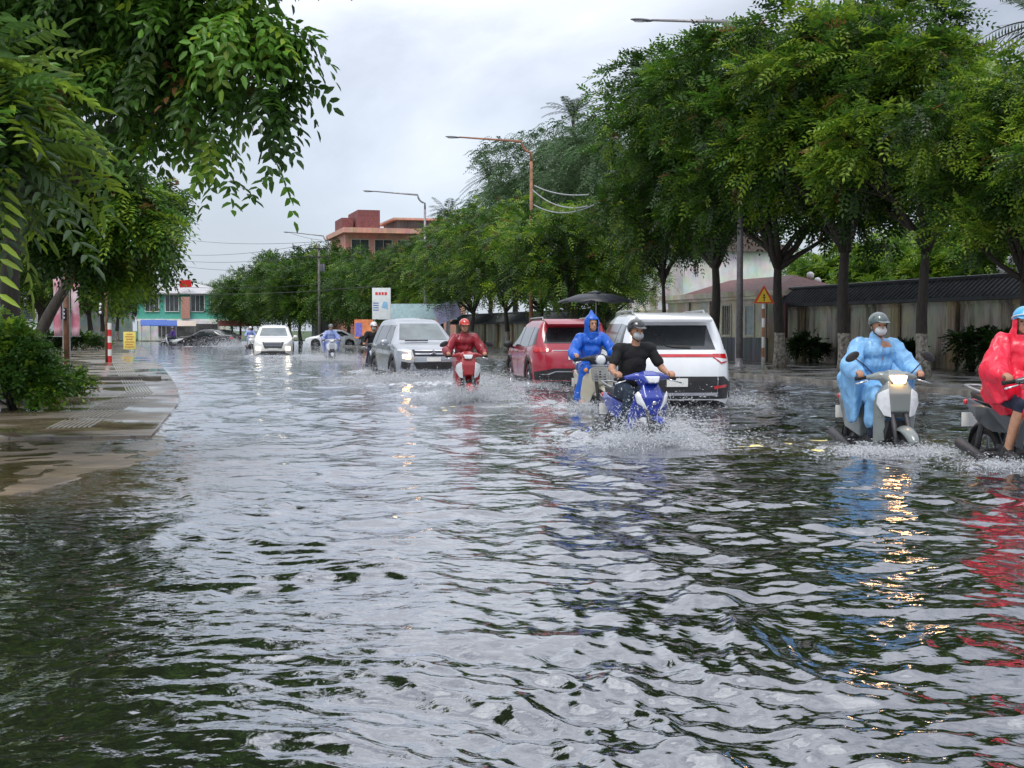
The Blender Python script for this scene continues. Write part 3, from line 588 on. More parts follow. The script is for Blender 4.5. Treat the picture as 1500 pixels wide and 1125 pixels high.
    m.hull([(.43,.09,bz+.04),(.43,-.09,bz+.04),(.48,.07,bz-.05),(.48,-.07,bz-.05),(.33,.19,bz+.04),(.33,-.19,bz+.04),(.33,.05,bz+.09),(.33,-.05,bz+.09),(.28,.17,bz+.02),(.28,-.17,bz+.02),(.34,.12,bz-.09),(.34,-.12,bz-.09)])
    for s in(-1,1): m.cone((.33,s*.14,bz+.02),(.285,s*.26,bz+.005),.05,.026)
    m.blob('handlebar_cover',pm if style!='cub' else BLACK,t,vx,4)
    lens=LIT if lit==1 else LIT2 if lit==2 else WHITELENS
    m=MB()
    if style=='cub': m.ell((.455,0,bz-.0),(.05,.085,.085))
    else: m.hull([(.485,.085,bz+.025),(.485,-.085,bz+.025),(.505,.06,bz-.045),(.505,-.06,bz-.045),(.44,.10,bz+.03),(.44,-.10,bz+.03),(.46,.05,bz-.06),(.46,-.05,bz-.06)])
    m.build('headlight',lens,t,bevel=.012,smooth=True)
    if style=='cub':
        m=MB(); m.lathe([(.092,-.03),(.10,0),(.092,.03)],20,(.45,0,bz),'x'); m.build('headlight_ring',CHROME,t,smooth=True)
        m=MB(); X0,X1,Y0,Z0,Z1=.50,.76,.17,.66,.90
        for z in np.linspace(Z0,Z1,7):
            k=.85+.15*(z-Z0)/(Z1-Z0); m.tube([(X0,-Y0*k,z),(X1,-Y0*k,z),(X1,Y0*k,z),(X0,Y0*k,z),(X0,-Y0*k,z)],.005,4)
        for u in np.linspace(0,1,9):
            y=(-1+2*u)*Y0
            for x in(X0,X1): m.tube([(x,y*.85,Z0),(x,y,Z1)],.004,4)
        for u in np.linspace(0,1,6):
            x=X0+(X1-X0)*u
            for s in(-1,1): m.tube([(x,s*Y0*.85,Z0),(x,s*Y0,Z1)],.004,4)
            m.tube([(x,-Y0*.85,Z0),(x,Y0*.85,Z0)],.004,4)
        m.build('front_basket',STEEL,t)
    for s in(-1,1):
        m=MB()
        if style=='scooter': m.hull([(.50,s*.125,.90),(.455,s*.20,.86),(.44,s*.235,.74),(.485,s*.17,.62),(.515,s*.10,.60),(.47,s*.19,.76),(.44,s*.22,.84),(.46,s*.10,.62)])
        elif style=='underbone': m.hull([(.47,s*.175,.86),(.43,s*.21,.82),(.505,s*.07,.63),(.52,s*.09,.66),(.45,s*.19,.72),(.40,s*.19,.80),(.46,s*.06,.64)])
        else: m.ell((.36,s*.21,.82),(.04,.035,.035))
        m.build('turn_signal',(WHITELENS if style!='cub' else AMBER),t,bevel=.004,smooth=True)
    if style=='underbone':
        for s in(-1,1):
            m=MB(); m.hull([(.53,s*.03,.535),(.49,s*.14,.56),(.46,s*.17,.53),(.50,s*.10,.49),(.50,s*.03,.51),(.46,s*.10,.55)]); m.build('beak_trim',trim,t,bevel=.004,smooth=True)
        m=MB(); m.ell((.522,0,.72),(.014,.026,.026)); m.build('front_badge',CHROME,t,smooth=True)
    if style=='scooter':
        m=MB(); m.hull([(.47,.10,.56),(.47,-.10,.56),(.44,.14,.36),(.44,-.14,.36),(.40,.15,.56),(.40,-.15,.56)]); m.build('wheel_recess',BLACK,t)
    if mirrors:
        for s in(-1,1):
            q=MB(); q.tube([(.30,s*.20,bz+.03),(.30,s*.30,bz+.13),(.27,s*.39,bz+.20)],.007,6)
            st=q.build('mirror_stem',BLACK,t,smooth=True); q=MB(); q.ell((.26,s*.42,bz+.22),(.018,.085,.045),Matrix.Rotation(-s*.5,3,'X')); q.build('mirror',BLACK,t,smooth=True)
    return t
# ------------------------------------------------------------------ people
def V3(*a): return Vector(a)
def cloth(name,col,rough=.75,spec=.4,bump=.25,bscale=14): return mat(name,col,rough,var=.14,vscale=5,bump=bump,bscale=bscale,spec=spec)
def wet(name,col): 
    return mat(name,col,.36,var=.12,vscale=6,bump=.7,bscale=12,spec=.5,coat=.15)
def hand(m,wr,dr,side,grip=True,sc=1.0):
    """palm, four curled fingers of unequal length and a thumb on its side, closed on a bar lying along y"""
    x,y,z=wr
    m.cone((x,y,z),(x+.055,y,z+.018),.026,.030,flat=1.3,fdir=(0,1,0))
    for i,(o,l) in enumerate(((-.030,.9),(-.010,1.0),(.010,.95),(.029,.78))):
        a=V3(x+.075,y+o,z+.022); b=a+V3(.028*l,0,-.012); c=b+V3(.004,0,-.030*l); d=c+V3(-.024*l,0,-.010)
        m.cone(a,b,.0105,.0098,8); m.cone(b,c,.0098,.009,8); m.cone(c,d,.009,.0075,8)
    a=V3(x+.03,y-side*.026,z); b=a+V3(.030,-side*.014,-.016); c=b+V3(.028,side*.004,-.014); m.cone(a,b,.013,.011,8); m.cone(b,c,.011,.009,8)
def person(label,loc,rz,sp,vx=.009,group=None):
    """seated rider in the frame of the bike: x forward, y to the rider's left"""
    ln=sp.get('lean',0.0); sc=sp.get('sc',1)
    J=dict(pel=V3(-.20,0,.86),che=V3(-.12+ln*.6,0,1.16),nk=V3(-.07+ln,0,1.38),hd=V3(-.02+ln,0,1.535))
    for s,k in((1,'l'),(-1,'r')):
        J['sh'+k]=V3(-.09+ln,s*.185,1.33); J['el'+k]=V3(.0+ln*.5,s*.325,1.10); J['wr'+k]=V3(.185,s*.335,1.035)
        J['hp'+k]=V3(-.18,s*.095,.84); J['kn'+k]=V3(.24,s*(.175 if sp.get('style')!='scooter' else .13),.80-(.02 if sp.get('style')=='scooter' else 0)); J['an'+k]=V3(.12,s*(.235 if sp.get('style')!='scooter' else .13),.385)
    if sp.get('joints'): J.update({k:V3(*v) for k,v in sp['joints'].items()})
    H=J['hd']; turn=Matrix.Rotation(sp.get('turn',0),3,'Z')
    def hp(x,y,z): return H+turn@V3(x,y,z)
    m=MB(); bulk=sp.get('bulk',1)*(.84 if sp.get('coat') or sp.get('poncho') else 1)
    m.cone(J['pel'],J['che'],.125*bulk,.135*bulk,flat=.80,fdir=(1,0,0)); m.cone(J['che'],(J['nk']+V3(0,0,-.07)),.14*bulk,.09,flat=.75,fdir=(1,0,0)); m.cone(J['shl'],J['shr'],.062,.062)
    m.cone(J['nk']+V3(0,0,-.05),H+V3(-.005,0,-.06),.056,.05)
    m.ell(H+turn@V3(-.012,0,.02),(.094,.074,.098),turn); m.ell(hp(.03,0,-.045),(.058,.056,.062),turn); m.cone(hp(.075,0,.01),hp(.098,0,-.022),.010,.014,8); m.cone(hp(.082,-.02,-.058),hp(.082,.02,-.058),.008,.008,6); m.ell(hp(.055,0,-.085),(.03,.03,.02),turn)
    m.cone(hp(.08,-.035,.035),hp(.08,.035,.035),.010,.010,6)
    for s in(-1,1): m.ell(hp(-.01,s*.076,-.01),(.018,.010,.03),turn)
    for s,k in((1,'l'),(-1,'r')):
        m.cone(J['sh'+k],J['el'+k],.050*bulk,.040*bulk); m.cone(J['el'+k],J['wr'+k],.040*bulk,.026); hand(m,J['wr'+k],None,s)
        m.cone(J['hp'+k],J['kn'+k],.088*bulk,.056); m.cone(J['kn'+k],J['kn'+k].lerp(J['an'+k],.4),.054,.058); m.cone(J['kn'+k].lerp(J['an'+k],.4),J['an'+k],.058,.036)
        a=J['an'+k]; m.cone(a+V3(-.03,0,-.05),a+V3(.13,0,-.075),.036,.03); m.cone(a,a+V3(-.01,0,-.05),.038,.038)
    body=m.blob('person',sp.get('skin',SKIN),None,vx,3); body.location=loc; body.rotation_euler=(0,0,rz); tag(body,label,'person',group)
    # eyes and brows
    if vx<.014:
        e=MB()
        for s in(-1,1): e.ell(hp(.078,s*.031,.012),(.010,.014,.007),turn,10,6)
        e.build('eye',BLACK,body,smooth=True)
    P=body
    # trousers
    if sp.get('trousers'):
        m=MB(); g=.014; m.cone(J['pel']+V3(0,0,.05),J['pel']+V3(0,0,-.02),.135*bulk+g,.14*bulk,flat=.9,fdir=(1,0,0))
        end=sp.get('leg_end',.92)
        for k in'lr':
            m.cone(J['hp'+k],J['kn'+k],.096*bulk+g*.5,.068); m.cone(J['kn'+k],J['kn'+k].lerp(J['an'+k],end),.068,.056)
        m.blob('trousers',sp['trousers'],P,vx,4,fold=.006,fscale=(7,7,7))
    if sp.get('shoes'):
        for k in'lr': m=MB(); a=J['an'+k]; m.cone(a+V3(-.04,0,-.055),a+V3(.14,0,-.08),.046,.040); m.cone(a+V3(-.01,0,-.01),a+V3(-.02,0,-.05),.045,.045); m.blob('shoe',sp['shoes'],P,vx,4)
    if sp.get('shirt'):
        m=MB(); m.cone(J['pel']+V3(.0,0,.03),J['che'],.15*bulk,.155*bulk,flat=.84,fdir=(1,0,0)); m.cone(J['che'],J['nk']+V3(0,0,-.07),.162*bulk,.085,flat=.78,fdir=(1,0,0)); m.cone(J['shl'],J['shr'],.072,.072); m.ell(J['che'].lerp(J['nk'],.5)+V3(-.01,0,.0),(.12,.183*bulk,.12))
        for s,k in((1,'l'),(-1,'r')):
            if sp.get('short'): m.cone(J['sh'+k],J['sh'+k].lerp(J['el'+k],.66),.058,.058)
            else: m.cone(J['sh'+k],J['el'+k],.072,.062); m.cone(J['el'+k],J['el'+k].lerp(J['wr'+k],.92),.062,.045)
        m.blob('shirt',sp['shirt'],P,vx,5,fold=.010,fscale=(6,6,5),seed=3)
        m=MB()
        for s in(-1,1): m.hull([J['nk']+V3(.055,s*.01,-.075),J['nk']+V3(.075,s*.045,-.075),J['nk']+V3(.03,s*.075,-.03),J['nk']+V3(-.04,s*.065,.0),J['nk']+V3(-.04,s*.055,-.02),J['nk']+V3(.05,s*.02,-.055)])
        m.build('collar',sp['shirt'],P,bevel=.003)
    if sp.get('coat'):                       # loose rain coat with sleeves and a skirt over the thighs
        m=MB(); cl=sp.get('coat_len',.5)
        m.cone(J['pel']+V3(-.02,0,.0),J['che'],.20*bulk,.185*bulk,flat=.85,fdir=(1,0,0)); m.cone(J['che'],J['nk']+V3(0,0,-.06),.185,.10,flat=.8,fdir=(1,0,0)); m.cone(J['shl'],J['shr'],.074,.074); m.ell(J['che'].lerp(J['nk'],.5),(.14,.188,.12)); m.cone(J['nk']+V3(.0,0,-.07),J['nk']+V3(.005,0,.035),.10,.072)
        for s,k in((1,'l'),(-1,'r')):
            m.cone(J['sh'+k],J['el'+k],.080,.088); m.cone(J['el'+k],J['el'+k].lerp(J['wr'+k],.9),.092,.066)
            bl=sp.get('billow',.0)
            if bl: m.hull([J['sh'+k]+V3(-.05,s*.04,-.05),J['el'+k]+V3(.05,s*.07,-.05),J['el'+k]+V3(-.12,s*.08,-.1),V3(-.22,s*.24,.80-bl*.3),V3(.05,s*.30,.84-bl*.3),V3(-.32,s*.14,.78),V3(.05,s*.12,.9),J['wr'+k].lerp(J['el'+k],.3)+V3(0,0,-.08)])
            m.cone(J['hp'+k]+V3(0,0,.02),J['kn'+k]+V3(.02,0,.01),.125,.098)
            kn=J['kn'+k]; m.cone(kn,kn.lerp(J['an'+k],cl),.098,.10,flat=.8,fdir=(1,0,0))
        if sp.get('apron'): m.hull([J['knl']+V3(.05,.02,.06),J['knr']+V3(.05,-.02,.06),V3(-.05,.10,.98),V3(-.05,-.10,.98),V3(.26,.14,sp['apron']),V3(.26,-.14,sp['apron']),V3(.18,.12,sp['apron']),V3(.18,-.12,sp['apron'])])
        m.blob('raincoat',sp['coat'],P,vx,5,fold=sp.get('fold',.020)*1.25,fscale=(7.5,7.5,2.0),seed=sp.get('seed',1))
        if sp.get('hood'):
            m=MB(); m.ell(hp(-.03,0,.02),(.125,.115,.14),turn); m.cone(hp(-.03,0,-.04),J['nk']+V3(-.02,0,-.03),.11,.12)
            if sp['hood']=='point': m.cone(hp(-.02,0,.10),hp(-.05,.0,.225),.075,.012)
            m2=m.blob('hood',sp['coat'],P,vx,4,fold=.008,seed=5)
            # open the hood in front of the face
            bm=bmesh.new(); bm.from_mesh(m2.data); inv=turn.transposed()
            kill=[v for v in bm.verts if (inv@(v.co-H)).x>.045 and abs((inv@(v.co-H)).y)<.072 and -.12<(inv@(v.co-H)).z<.075]
            bmesh.ops.delete(bm,geom=kill,context='VERTS'); bm.to_mesh(m2.data); bm.free(); q=m2.modifiers.new('s','SOLIDIFY'); q.thickness=.006
    if sp.get('poncho'):                     # wide cape hanging from the arms
        m=MB(); a=sp.get('apron',.45)
        m.cone(J['che'],J['nk']+V3(0,0,-.06),.19,.105,flat=.85,fdir=(1,0,0)); m.cone(J['shl'],J['shr'],.10,.10); m.ell(J['che'].lerp(J['nk'],.5),(.16,.25,.16)); [(m.cone(J['sh'+k],J['el'+k],.10,.11),m.cone(J['el'+k],J['el'+k].lerp(J['wr'+k],.8),.11,.085)) for k in 'lr']; m.cone(J['pel'],J['che'],.20,.19)
        for s,k in((1,'l'),(-1,'r')):
            m.hull([J['sh'+k]+V3(.03,0,.06),J['sh'+k]+V3(-.06,0,.05),J['sh'+k]+V3(0,s*.08,-.02),J['wr'+k]+V3(-.01,s*.05,.02),J['wr'+k]+V3(-.01,-s*.06,.02),J['el'+k]+V3(-.04,s*.09,.0),V3(-.20,s*.30,.80),V3(-.30,s*.14,.82),V3(.10,s*.33,.80),V3(.17,s*.26,.84),V3(.0,s*.06,.95)])
        m.hull([V3(.02,.14,1.1),V3(.02,-.14,1.1),V3(.28,.20,.92),V3(.28,-.20,.92),V3(.34,.14,a),V3(.34,-.10,a),V3(.26,.16,a+.05),V3(.26,-.14,a+.05),V3(-.05,.12,.9),V3(-.05,-.12,.9)])
        m.blob('rain_poncho',sp['poncho'],P,vx,5,fold=.030,fscale=(7.5,7.5,1.8),seed=9)
        m=MB(); m.ell(hp(-.02,0,-.01),(.112,.100,.115),turn); m.cone(hp(-.02,0,-.05),J['nk']+V3(-.01,0,-.03),.10,.125); m2=m.blob('hood',sp['poncho'],P,vx,4,fold=.008,seed=5)
        bm=bmesh.new(); bm.from_mesh(m2.data); inv=turn.transposed()
        bmesh.ops.delete(bm,geom=[v for v in bm.verts if (inv@(v.co-H)).x>.03 and abs((inv@(v.co-H)).y)<.066 and -.11<(inv@(v.co-H)).z<.085],context='VERTS'); bm.to_mesh(m2.data); bm.free(); q=m2.modifiers.new('s','SOLIDIFY'); q.thickness=.006
    if sp.get('helmet'):
        m=MB(); m.ell(hp(-.015,0,.052),(.125,.105,.105),turn)
        h=m.blob('helmet',sp['helmet'],P,min(vx,.009),3)
        bm=bmesh.new(); bm.from_mesh(h.data); inv=turn.transposed()
        bmesh.ops.bisect_plane(bm,geom=bm.verts[:]+bm.edges[:]+bm.faces[:],plane_co=hp(0,0,.020),plane_no=turn@V3(.30,0,-1),clear_outer=True)
        bm.to_mesh(h.data); bm.free(); q=h.modifiers.new('s','SOLIDIFY'); q.thickness=.012
        b=MB(); b.hull([hp(.085,.075,.060),hp(.085,-.075,.060),hp(.165,.045,.040),hp(.165,-.045,.040),hp(.085,.075,.050),hp(.085,-.075,.050),hp(.165,.045,.033),hp(.165,-.045,.033),hp(.13,.068,.05),hp(.13,-.068,.05)]); b.build('peak',sp.get('peak',sp['helmet']),P,bevel=.003)
        if sp.get('band'):
            b=MB(); n=28; pr=[]
            for i in range(n+1):
                a=2*PI*i/n; pr.append(hp(-.015+.1275*math.cos(a),.1075*math.sin(a),.046+.035*math.cos(a)*.9))
            b.tube(pr,.007,6); b.build('helmet_rim',sp['band'],P,smooth=True)
        b=MB()
        for s in(-1,1): b.tube([hp(.0,s*.086,.02),hp(.03,s*.07,-.07),hp(.045,0,-.115)],.006,6)
        b.build('chin_strap',BLACK,P,smooth=True)
    elif not sp.get('hood') and not sp.get('poncho'):
        m=MB(); m.ell(hp(-.025,0,.035),(.10,.082,.098),turn); m.blob('hair',DARKHAIR,P,vx,2)
    if sp.get('mask'):
        m=MB(); m.ell(hp(.047,0,-.045),(.060,.063,.052),turn); q=m.build('face_mask',sp['mask'],P,smooth=True)
    return body
CW=cloth
def rider(px,py,rz,spec,bike,vx):
    g=G(px,py); loc=(g.x,g.y,GZ-spec.get('sink',0)); b=motorbike(*bike[0],loc,rz,**bike[1]); p=person(spec['label'],loc,rz,spec,vx); return b,p
LBLUE=wet('pale blue raincoat',(.17,.38,.64)); RBLUE=wet('royal blue rain suit',(.008,.10,.50)); REDC=wet('red rain poncho',(.72,.018,.05)); DRED=wet('dark red rain jacket',(.24,.010,.02)); LAVC=wet('lavender raincoat',(.22,.28,.52))
BLKT=cloth('black cotton',(.008,.008,.009)); JEANS=cloth('dark jeans',(.015,.028,.05)); NAVY=cloth('navy trousers',(.018,.025,.05)); SHOE=mat('dark shoes',(.02,.02,.022),.5,bump=.2)
GRM=cloth('grey face mask',(.42,.44,.45),bump=.1); WHM=cloth('white face mask',(.55,.58,.60),bump=.1)
HBLK=paint('black helmet',(.018,.018,.02)); HGRY=paint('grey green helmet',(.07,.10,.10)); HRED=paint('red helmet',(.50,.035,.02)); HBLU=paint('blue and white helmet',(.03,.33,.62)); HWHT=paint('white helmet',(.6,.6,.6)); HPUR=paint('purple helmet',(.10,.05,.2))
NEAR=.0085
rider(932,638,ROAD_HERE+.05,dict(sink=.11,label='man in black short sleeved shirt, black helmet and grey mask riding the blue motorbike',shirt=BLKT,short=True,trousers=JEANS,shoes=SHOE,helmet=HBLK,mask=GRM,lean=.02,bulk=1.06,turn=.05,joints=dict(kr=(0,0,0),shl=(-.07,.20,1.33),shr=(-.07,-.20,1.33))),
    (('motorbike','blue motorbike splashing through the water under the man in the black shirt'),dict(style='underbone',pm=BLUEP,mirrors=False)),NEAR)
rider(1287,655,ROAD_HERE-.10,dict(sink=.05,label='rider in a pale blue raincoat, dark grey helmet and white mask on the grey scooter',coat=LBLUE,coat_len=.55,billow=1,apron=.52,helmet=HGRY,mask=WHM,trousers=NAVY,shoes=SHOE,style='scooter',hood=None,bulk=1.05,seed=2,fold=.024),
    (('motor_scooter','grey scooter with its headlight lit and two black mirrors'),dict(style='scooter',pm=GREYP,lit=1)),NEAR)
rider(1499,680,ROAD_HERE-.06,dict(sink=.02,label='rider in a bright red poncho and blue helmet cut off by the right edge',poncho=REDC,helmet=HBLU,band=HWHT,apron=.42,trousers=NAVY,leg_end=.12,shoes=SHOE,turn=-.45,joints=dict(knl=(.26,.19,.80))),
    (('motorbike','dark motorbike with exhaust low over the water under the rider in the red poncho'),dict(style='underbone',pm=DKP,mirrors=False)),NEAR)
rider(868,598,ROAD_HERE-.05,dict(label='rider in a royal blue rain suit with pointed hood on the cream motorbike',coat=RBLUE,coat_len=1.0,hood='point',trousers=RBLUE,shoes=SKIN,style='cub',seed=4,sc=1,fold=.018,turn=.1),
    (('step_through_motorbike','cream step-through motorbike with a wire front basket'),dict(style='cub',pm=CREAM,mirrors=False)),.011)
rider(681,582,ROAD_HERE-.10,dict(sink=.03,label='rider in a dark red rain jacket and red helmet on the red scooter',coat=DRED,coat_len=.3,helmet=HRED,trousers=NAVY,shoes=SHOE,style='scooter',seed=6,fold=.012),
    (('motor_scooter','red scooter throwing up spray in front of the silver people carrier'),dict(style='scooter',pm=REDB,mirrors=True,trim=WHP)),.012)
rider(548,545,ROAD_HERE,dict(label='rider in dark clothes and white helmet beside the silver people carrier',shirt=BLKT,trousers=NAVY,shoes=SHOE,helmet=HWHT,mask=GRM),
    (('motorbike','dark motorbike beside the wing of the silver people carrier'),dict(style='underbone',pm=DKP,vx=.014)),.016)
rider(485,527,ROAD_HERE-.05,dict(label='rider in a lavender blue raincoat in front of the white sedan',coat=LAVC,coat_len=.8,helmet=HGRY,billow=1,seed=8,fold=.02,style='scooter'),
    (('motor_scooter','pale scooter under the rider in the lavender raincoat'),dict(style='scooter',pm=LAV,vx=.014)),.016)
rider(367,510,ROAD_HERE+.1,dict(label='small distant rider in pale clothing with a lit headlight near the black sedan',coat=LAVC,helmet=HWHT,coat_len=.3,fold=.01),
    (('motorbike','small distant motorbike with one bright headlight'),dict(style='underbone',pm=WHP,lit=2,vx=.018,mirrors=False)),.02)
rider(252,507,PI-.1,dict(label='distant rider in purple crossing the road from right to left',shirt=cloth('purple cotton',(.08,.04,.22)),trousers=NAVY,shoes=SHOE,helmet=HPUR),
    (('motorbike','distant white motorbike crossing side on at the left kerb'),dict(style='underbone',pm=WHP,vx=.018,mirrors=False)),.02)
# ------------------------------------------------------------------ ground, road, water
def bm_mat_noise(name,c0,c1,scale,rough=(.2,.6),bump=.3,stretch=(1,1,1),detail=9,p0=.35,p1=.65):
    m=bpy.data.materials.new(name); m.use_nodes=True; N,K=nt(m); p=N['Principled BSDF']; tc=N.new('ShaderNodeTexCoord'); mp=N.new('ShaderNodeMapping'); mp.inputs['Scale'].default_value=stretch; K.new(tc.outputs['Object'],mp.inputs['Vector'])
    n=N.new('ShaderNodeTexNoise'); n.inputs['Scale'].default_value=scale; n.inputs['Detail'].default_value=detail; n.inputs['Roughness'].default_value=.65; K.new(mp.outputs[0],n.inputs['Vector'])
    r=N.new('ShaderNodeValToRGB'); r.color_ramp.elements[0].position=p0; r.color_ramp.elements[1].position=p1; r.color_ramp.elements[0].color=(*c0,1); r.color_ramp.elements[1].color=(*c1,1); K.new(n.outputs['Fac'],r.inputs['Fac']); K.new(r.outputs['Color'],p.inputs['Base Color'])
    n2=N.new('ShaderNodeTexNoise'); n2.inputs['Scale'].default_value=.7; n2.inputs['Detail'].default_value=5; K.new(tc.outputs['Object'],n2.inputs['Vector'])
    q=N.new('ShaderNodeMapRange'); q.inputs['From Min'].default_value=.42; q.inputs['From Max'].default_value=.58; q.inputs['To Min'].default_value=rough[0]; q.inputs['To Max'].default_value=rough[1]; K.new(n2.outputs['Fac'],q.inputs['Value']); K.new(q.outputs[0],p.inputs['Roughness'])
    b=N.new('ShaderNodeBump'); b.inputs['Strength'].default_value=bump; b.inputs['Distance'].default_value=.01; n3=N.new('ShaderNodeTexNoise'); n3.inputs['Scale'].default_value=scale*6; K.new(mp.outputs[0],n3.inputs['Vector']); K.new(n3.outputs['Fac'],b.inputs['Height']); K.new(b.outputs['Normal'],p.inputs['Normal']); return m
ASPH=bm_mat_noise('wet asphalt',(.025,.026,.028),(.07,.07,.072),2,(.2,.5))
def sheet(name,poly,z,m,kind='structure'):
    mb=MB(); mb.v=[(p[0],p[1],z if len(p)<3 or True else p[2]) for p in poly]; mb.f=[tuple(range(len(poly)))]
    o=mb.build(name,m,fixn=False)
    if o.data.polygons[0].normal.z<0: o.data.flip_normals()
    return tag(o,kind=kind)
S=1500
sheet('road',[(-S,-S),(S,-S),(S,S),(-S,S)],GZ,ASPH)
def pave_mat(name,c0,c1,sz,rz,rough=(.05,.45)):
    m=bpy.data.materials.new(name); m.use_nodes=True; N,K=nt(m); p=N['Principled BSDF']; tc=N.new('ShaderNodeTexCoord'); mp=N.new('ShaderNodeMapping'); mp.inputs['Rotation'].default_value=(0,0,rz); K.new(tc.outputs['Object'],mp.inputs['Vector'])
    n=N.new('ShaderNodeTexNoise'); n.inputs['Scale'].default_value=.9; n.inputs['Detail'].default_value=9; n.inputs['Roughness'].default_value=.7; K.new(mp.outputs[0],n.inputs['Vector'])
    r=N.new('ShaderNodeValToRGB'); r.color_ramp.elements[0].position=.35; r.color_ramp.elements[1].position=.65; r.color_ramp.elements[0].color=(*c0,1); r.color_ramp.elements[1].color=(*c1,1); K.new(n.outputs['Fac'],r.inputs['Fac'])
    b=N.new('ShaderNodeTexBrick'); b.offset=0; b.inputs['Scale'].default_value=1; b.inputs['Brick Width'].default_value=sz; b.inputs['Row Height'].default_value=sz; b.inputs['Mortar Size'].default_value=.012; b.inputs['Color1'].default_value=(1,1,1,1); b.inputs['Color2'].default_value=(.72,.72,.72,1); b.inputs['Mortar'].default_value=(.35,.35,.35,1); K.new(mp.outputs[0],b.inputs['Vector'])
    x=N.new('ShaderNodeMix'); x.data_type='RGBA'; x.blend_type='MULTIPLY'; x.inputs['Factor'].default_value=1; K.new(r.outputs['Color'],x.inputs['A']); K.new(b.outputs['Color'],x.inputs['B']); K.new(x.outputs['Result'],p.inputs['Base Color'])
    n2=N.new('ShaderNodeTexNoise'); n2.inputs['Scale'].default_value=.55; n2.inputs['Detail'].default_value=6; K.new(mp.outputs[0],n2.inputs['Vector'])
    q=N.new('ShaderNodeMapRange'); q.inputs['From Min'].default_value=.44; q.inputs['From Max'].default_value=.60; q.inputs['To Min'].default_value=rough[0]; q.inputs['To Max'].default_value=rough[1]; K.new(n2.outputs['Fac'],q.inputs['Value']); K.new(q.outputs[0],p.inputs['Roughness'])
    bb=N.new('ShaderNodeBump'); bb.inputs['Strength'].default_value=.25; bb.inputs['Distance'].default_value=.01; K.new(b.outputs['Fac'],bb.inputs['Height']); bb.invert=True; K.new(bb.outputs['Normal'],p.inputs['Normal']); p.inputs['Specular IOR Level'].default_value=.8; return m
PAVE=pave_mat('wet paving',(.055,.042,.026),(.25,.20,.135),.4,TH); PAVE2=pave_mat('wet grey paving',(.05,.048,.04),(.13,.125,.11),.4,TH)
def slab(name,poly,z0,z1,m,bev=.02):
    mb=MB(); n=len(poly); mb.v=[(p[0],p[1],z0) for p in poly]+[(p[0],p[1],z1) for p in poly]
    mb.f=[tuple(range(n-1,-1,-1)),tuple(range(n,2*n))]+[(i,(i+1)%n,n+(i+1)%n,n+i) for i in range(n)]
    o=mb.build(name,m,bevel=bev); return tag(o,kind='structure')
kz=.035
edge=[G(px,py,kz) for px,py in((-60,641),(150,638),(222,637),(243,612),(258,594),(264,583),(259,566),(249,550),(236,535),(222,521),(213,512),(206,505),(203.5,500))]
far_l=RK(92,.55); left_poly=[(p.x,p.y) for p in edge]+[(far_l.x,far_l.y)]+[tuple(RK(92,-60)[:2]),tuple(RK(-2,-60)[:2])]
slab('pavement',left_poly,GZ,kz,PAVE)
# sunken apron in front of the pavement, under a few centimetres of water
BROWN=pave_mat('muddy paving',(.09,.066,.038),(.25,.19,.12),.4,TH,(.25,.6))
ap=[G(px,py,.0) for px,py in((-140,742),(30,722),(120,700),(205,680),(238,662),(246,640),(200,634),(-140,634))]
mb=MB(); n=len(ap); q=[Vector((p.x,p.y,.001)) for p in ap]; cxy=sum(q,Vector())/n
low=[Vector((p.x+(p.x-cxy.x)*.10,p.y+(p.y-cxy.y)*.16,GZ+.004)) for p in q]
mb.add(q+low,[tuple(range(n))]+[(i,(i+1)%n,n+(i+1)%n,n+i) for i in range(n)]); tag(mb.build('pavement',BROWN,bevel=.01),kind='structure')
# raised ribs of the tactile strip
RIB=mat('worn tactile paving',(.26,.24,.20),.35,var=.3,vscale=3)
mb=MB(); a,b_=G(98,628,kz),G(205,575,kz); c_=G(236,548,kz)
for i in range(9):
    o=Vector(((i-4)*.055,(i-4)*.03,0))
    for k in range(5):
        p=a.lerp(b_,k/5+.01)+o; q=a.lerp(b_,(k+.86)/5)+o; d=(q-p); mb.box(((p+q)/2)+Vector((0,0,.004)),(d.length,.022,.014),math.atan2(d.y,d.x))
for i in range(9):
    o=Vector(((i-4)*.06,0,0)); 
    for k in range(8):
        p=b_.lerp(RK(40,-.9,kz),k/8)+o; q=b_.lerp(RK(40,-.9,kz),(k+.9)/8)+o; d=q-p; mb.box(((p+q)/2)+Vector((0,0,.004)),(d.length,.022,.014),math.atan2(d.y,d.x))
tag(mb.build('tactile_paving',RIB),'ribbed tactile strip set in the left pavement','paving')
# thin kerb stones across the pavement
KERB=bm_mat_noise('kerb stone',(.05,.045,.038),(.20,.18,.15),3,(.1,.5))
for nme,(x0,y0,x1,y1),lab in(('kerb',(70,595,-60,590),'low stone edging round the leafy bush'),('step',(60,558,236,556),'low stone step crossing the left pavement by the yellow sign')):
    p,q=G(x0,y0,kz),G(x1,y1,kz); d=q-p; mb=MB(); mb.box((p+q)/2+Vector((0,0,.04)),(d.length,.16,.10),math.atan2(d.y,d.x)); tag(mb.build(nme,KERB,bevel=.012),lab,'kerb')
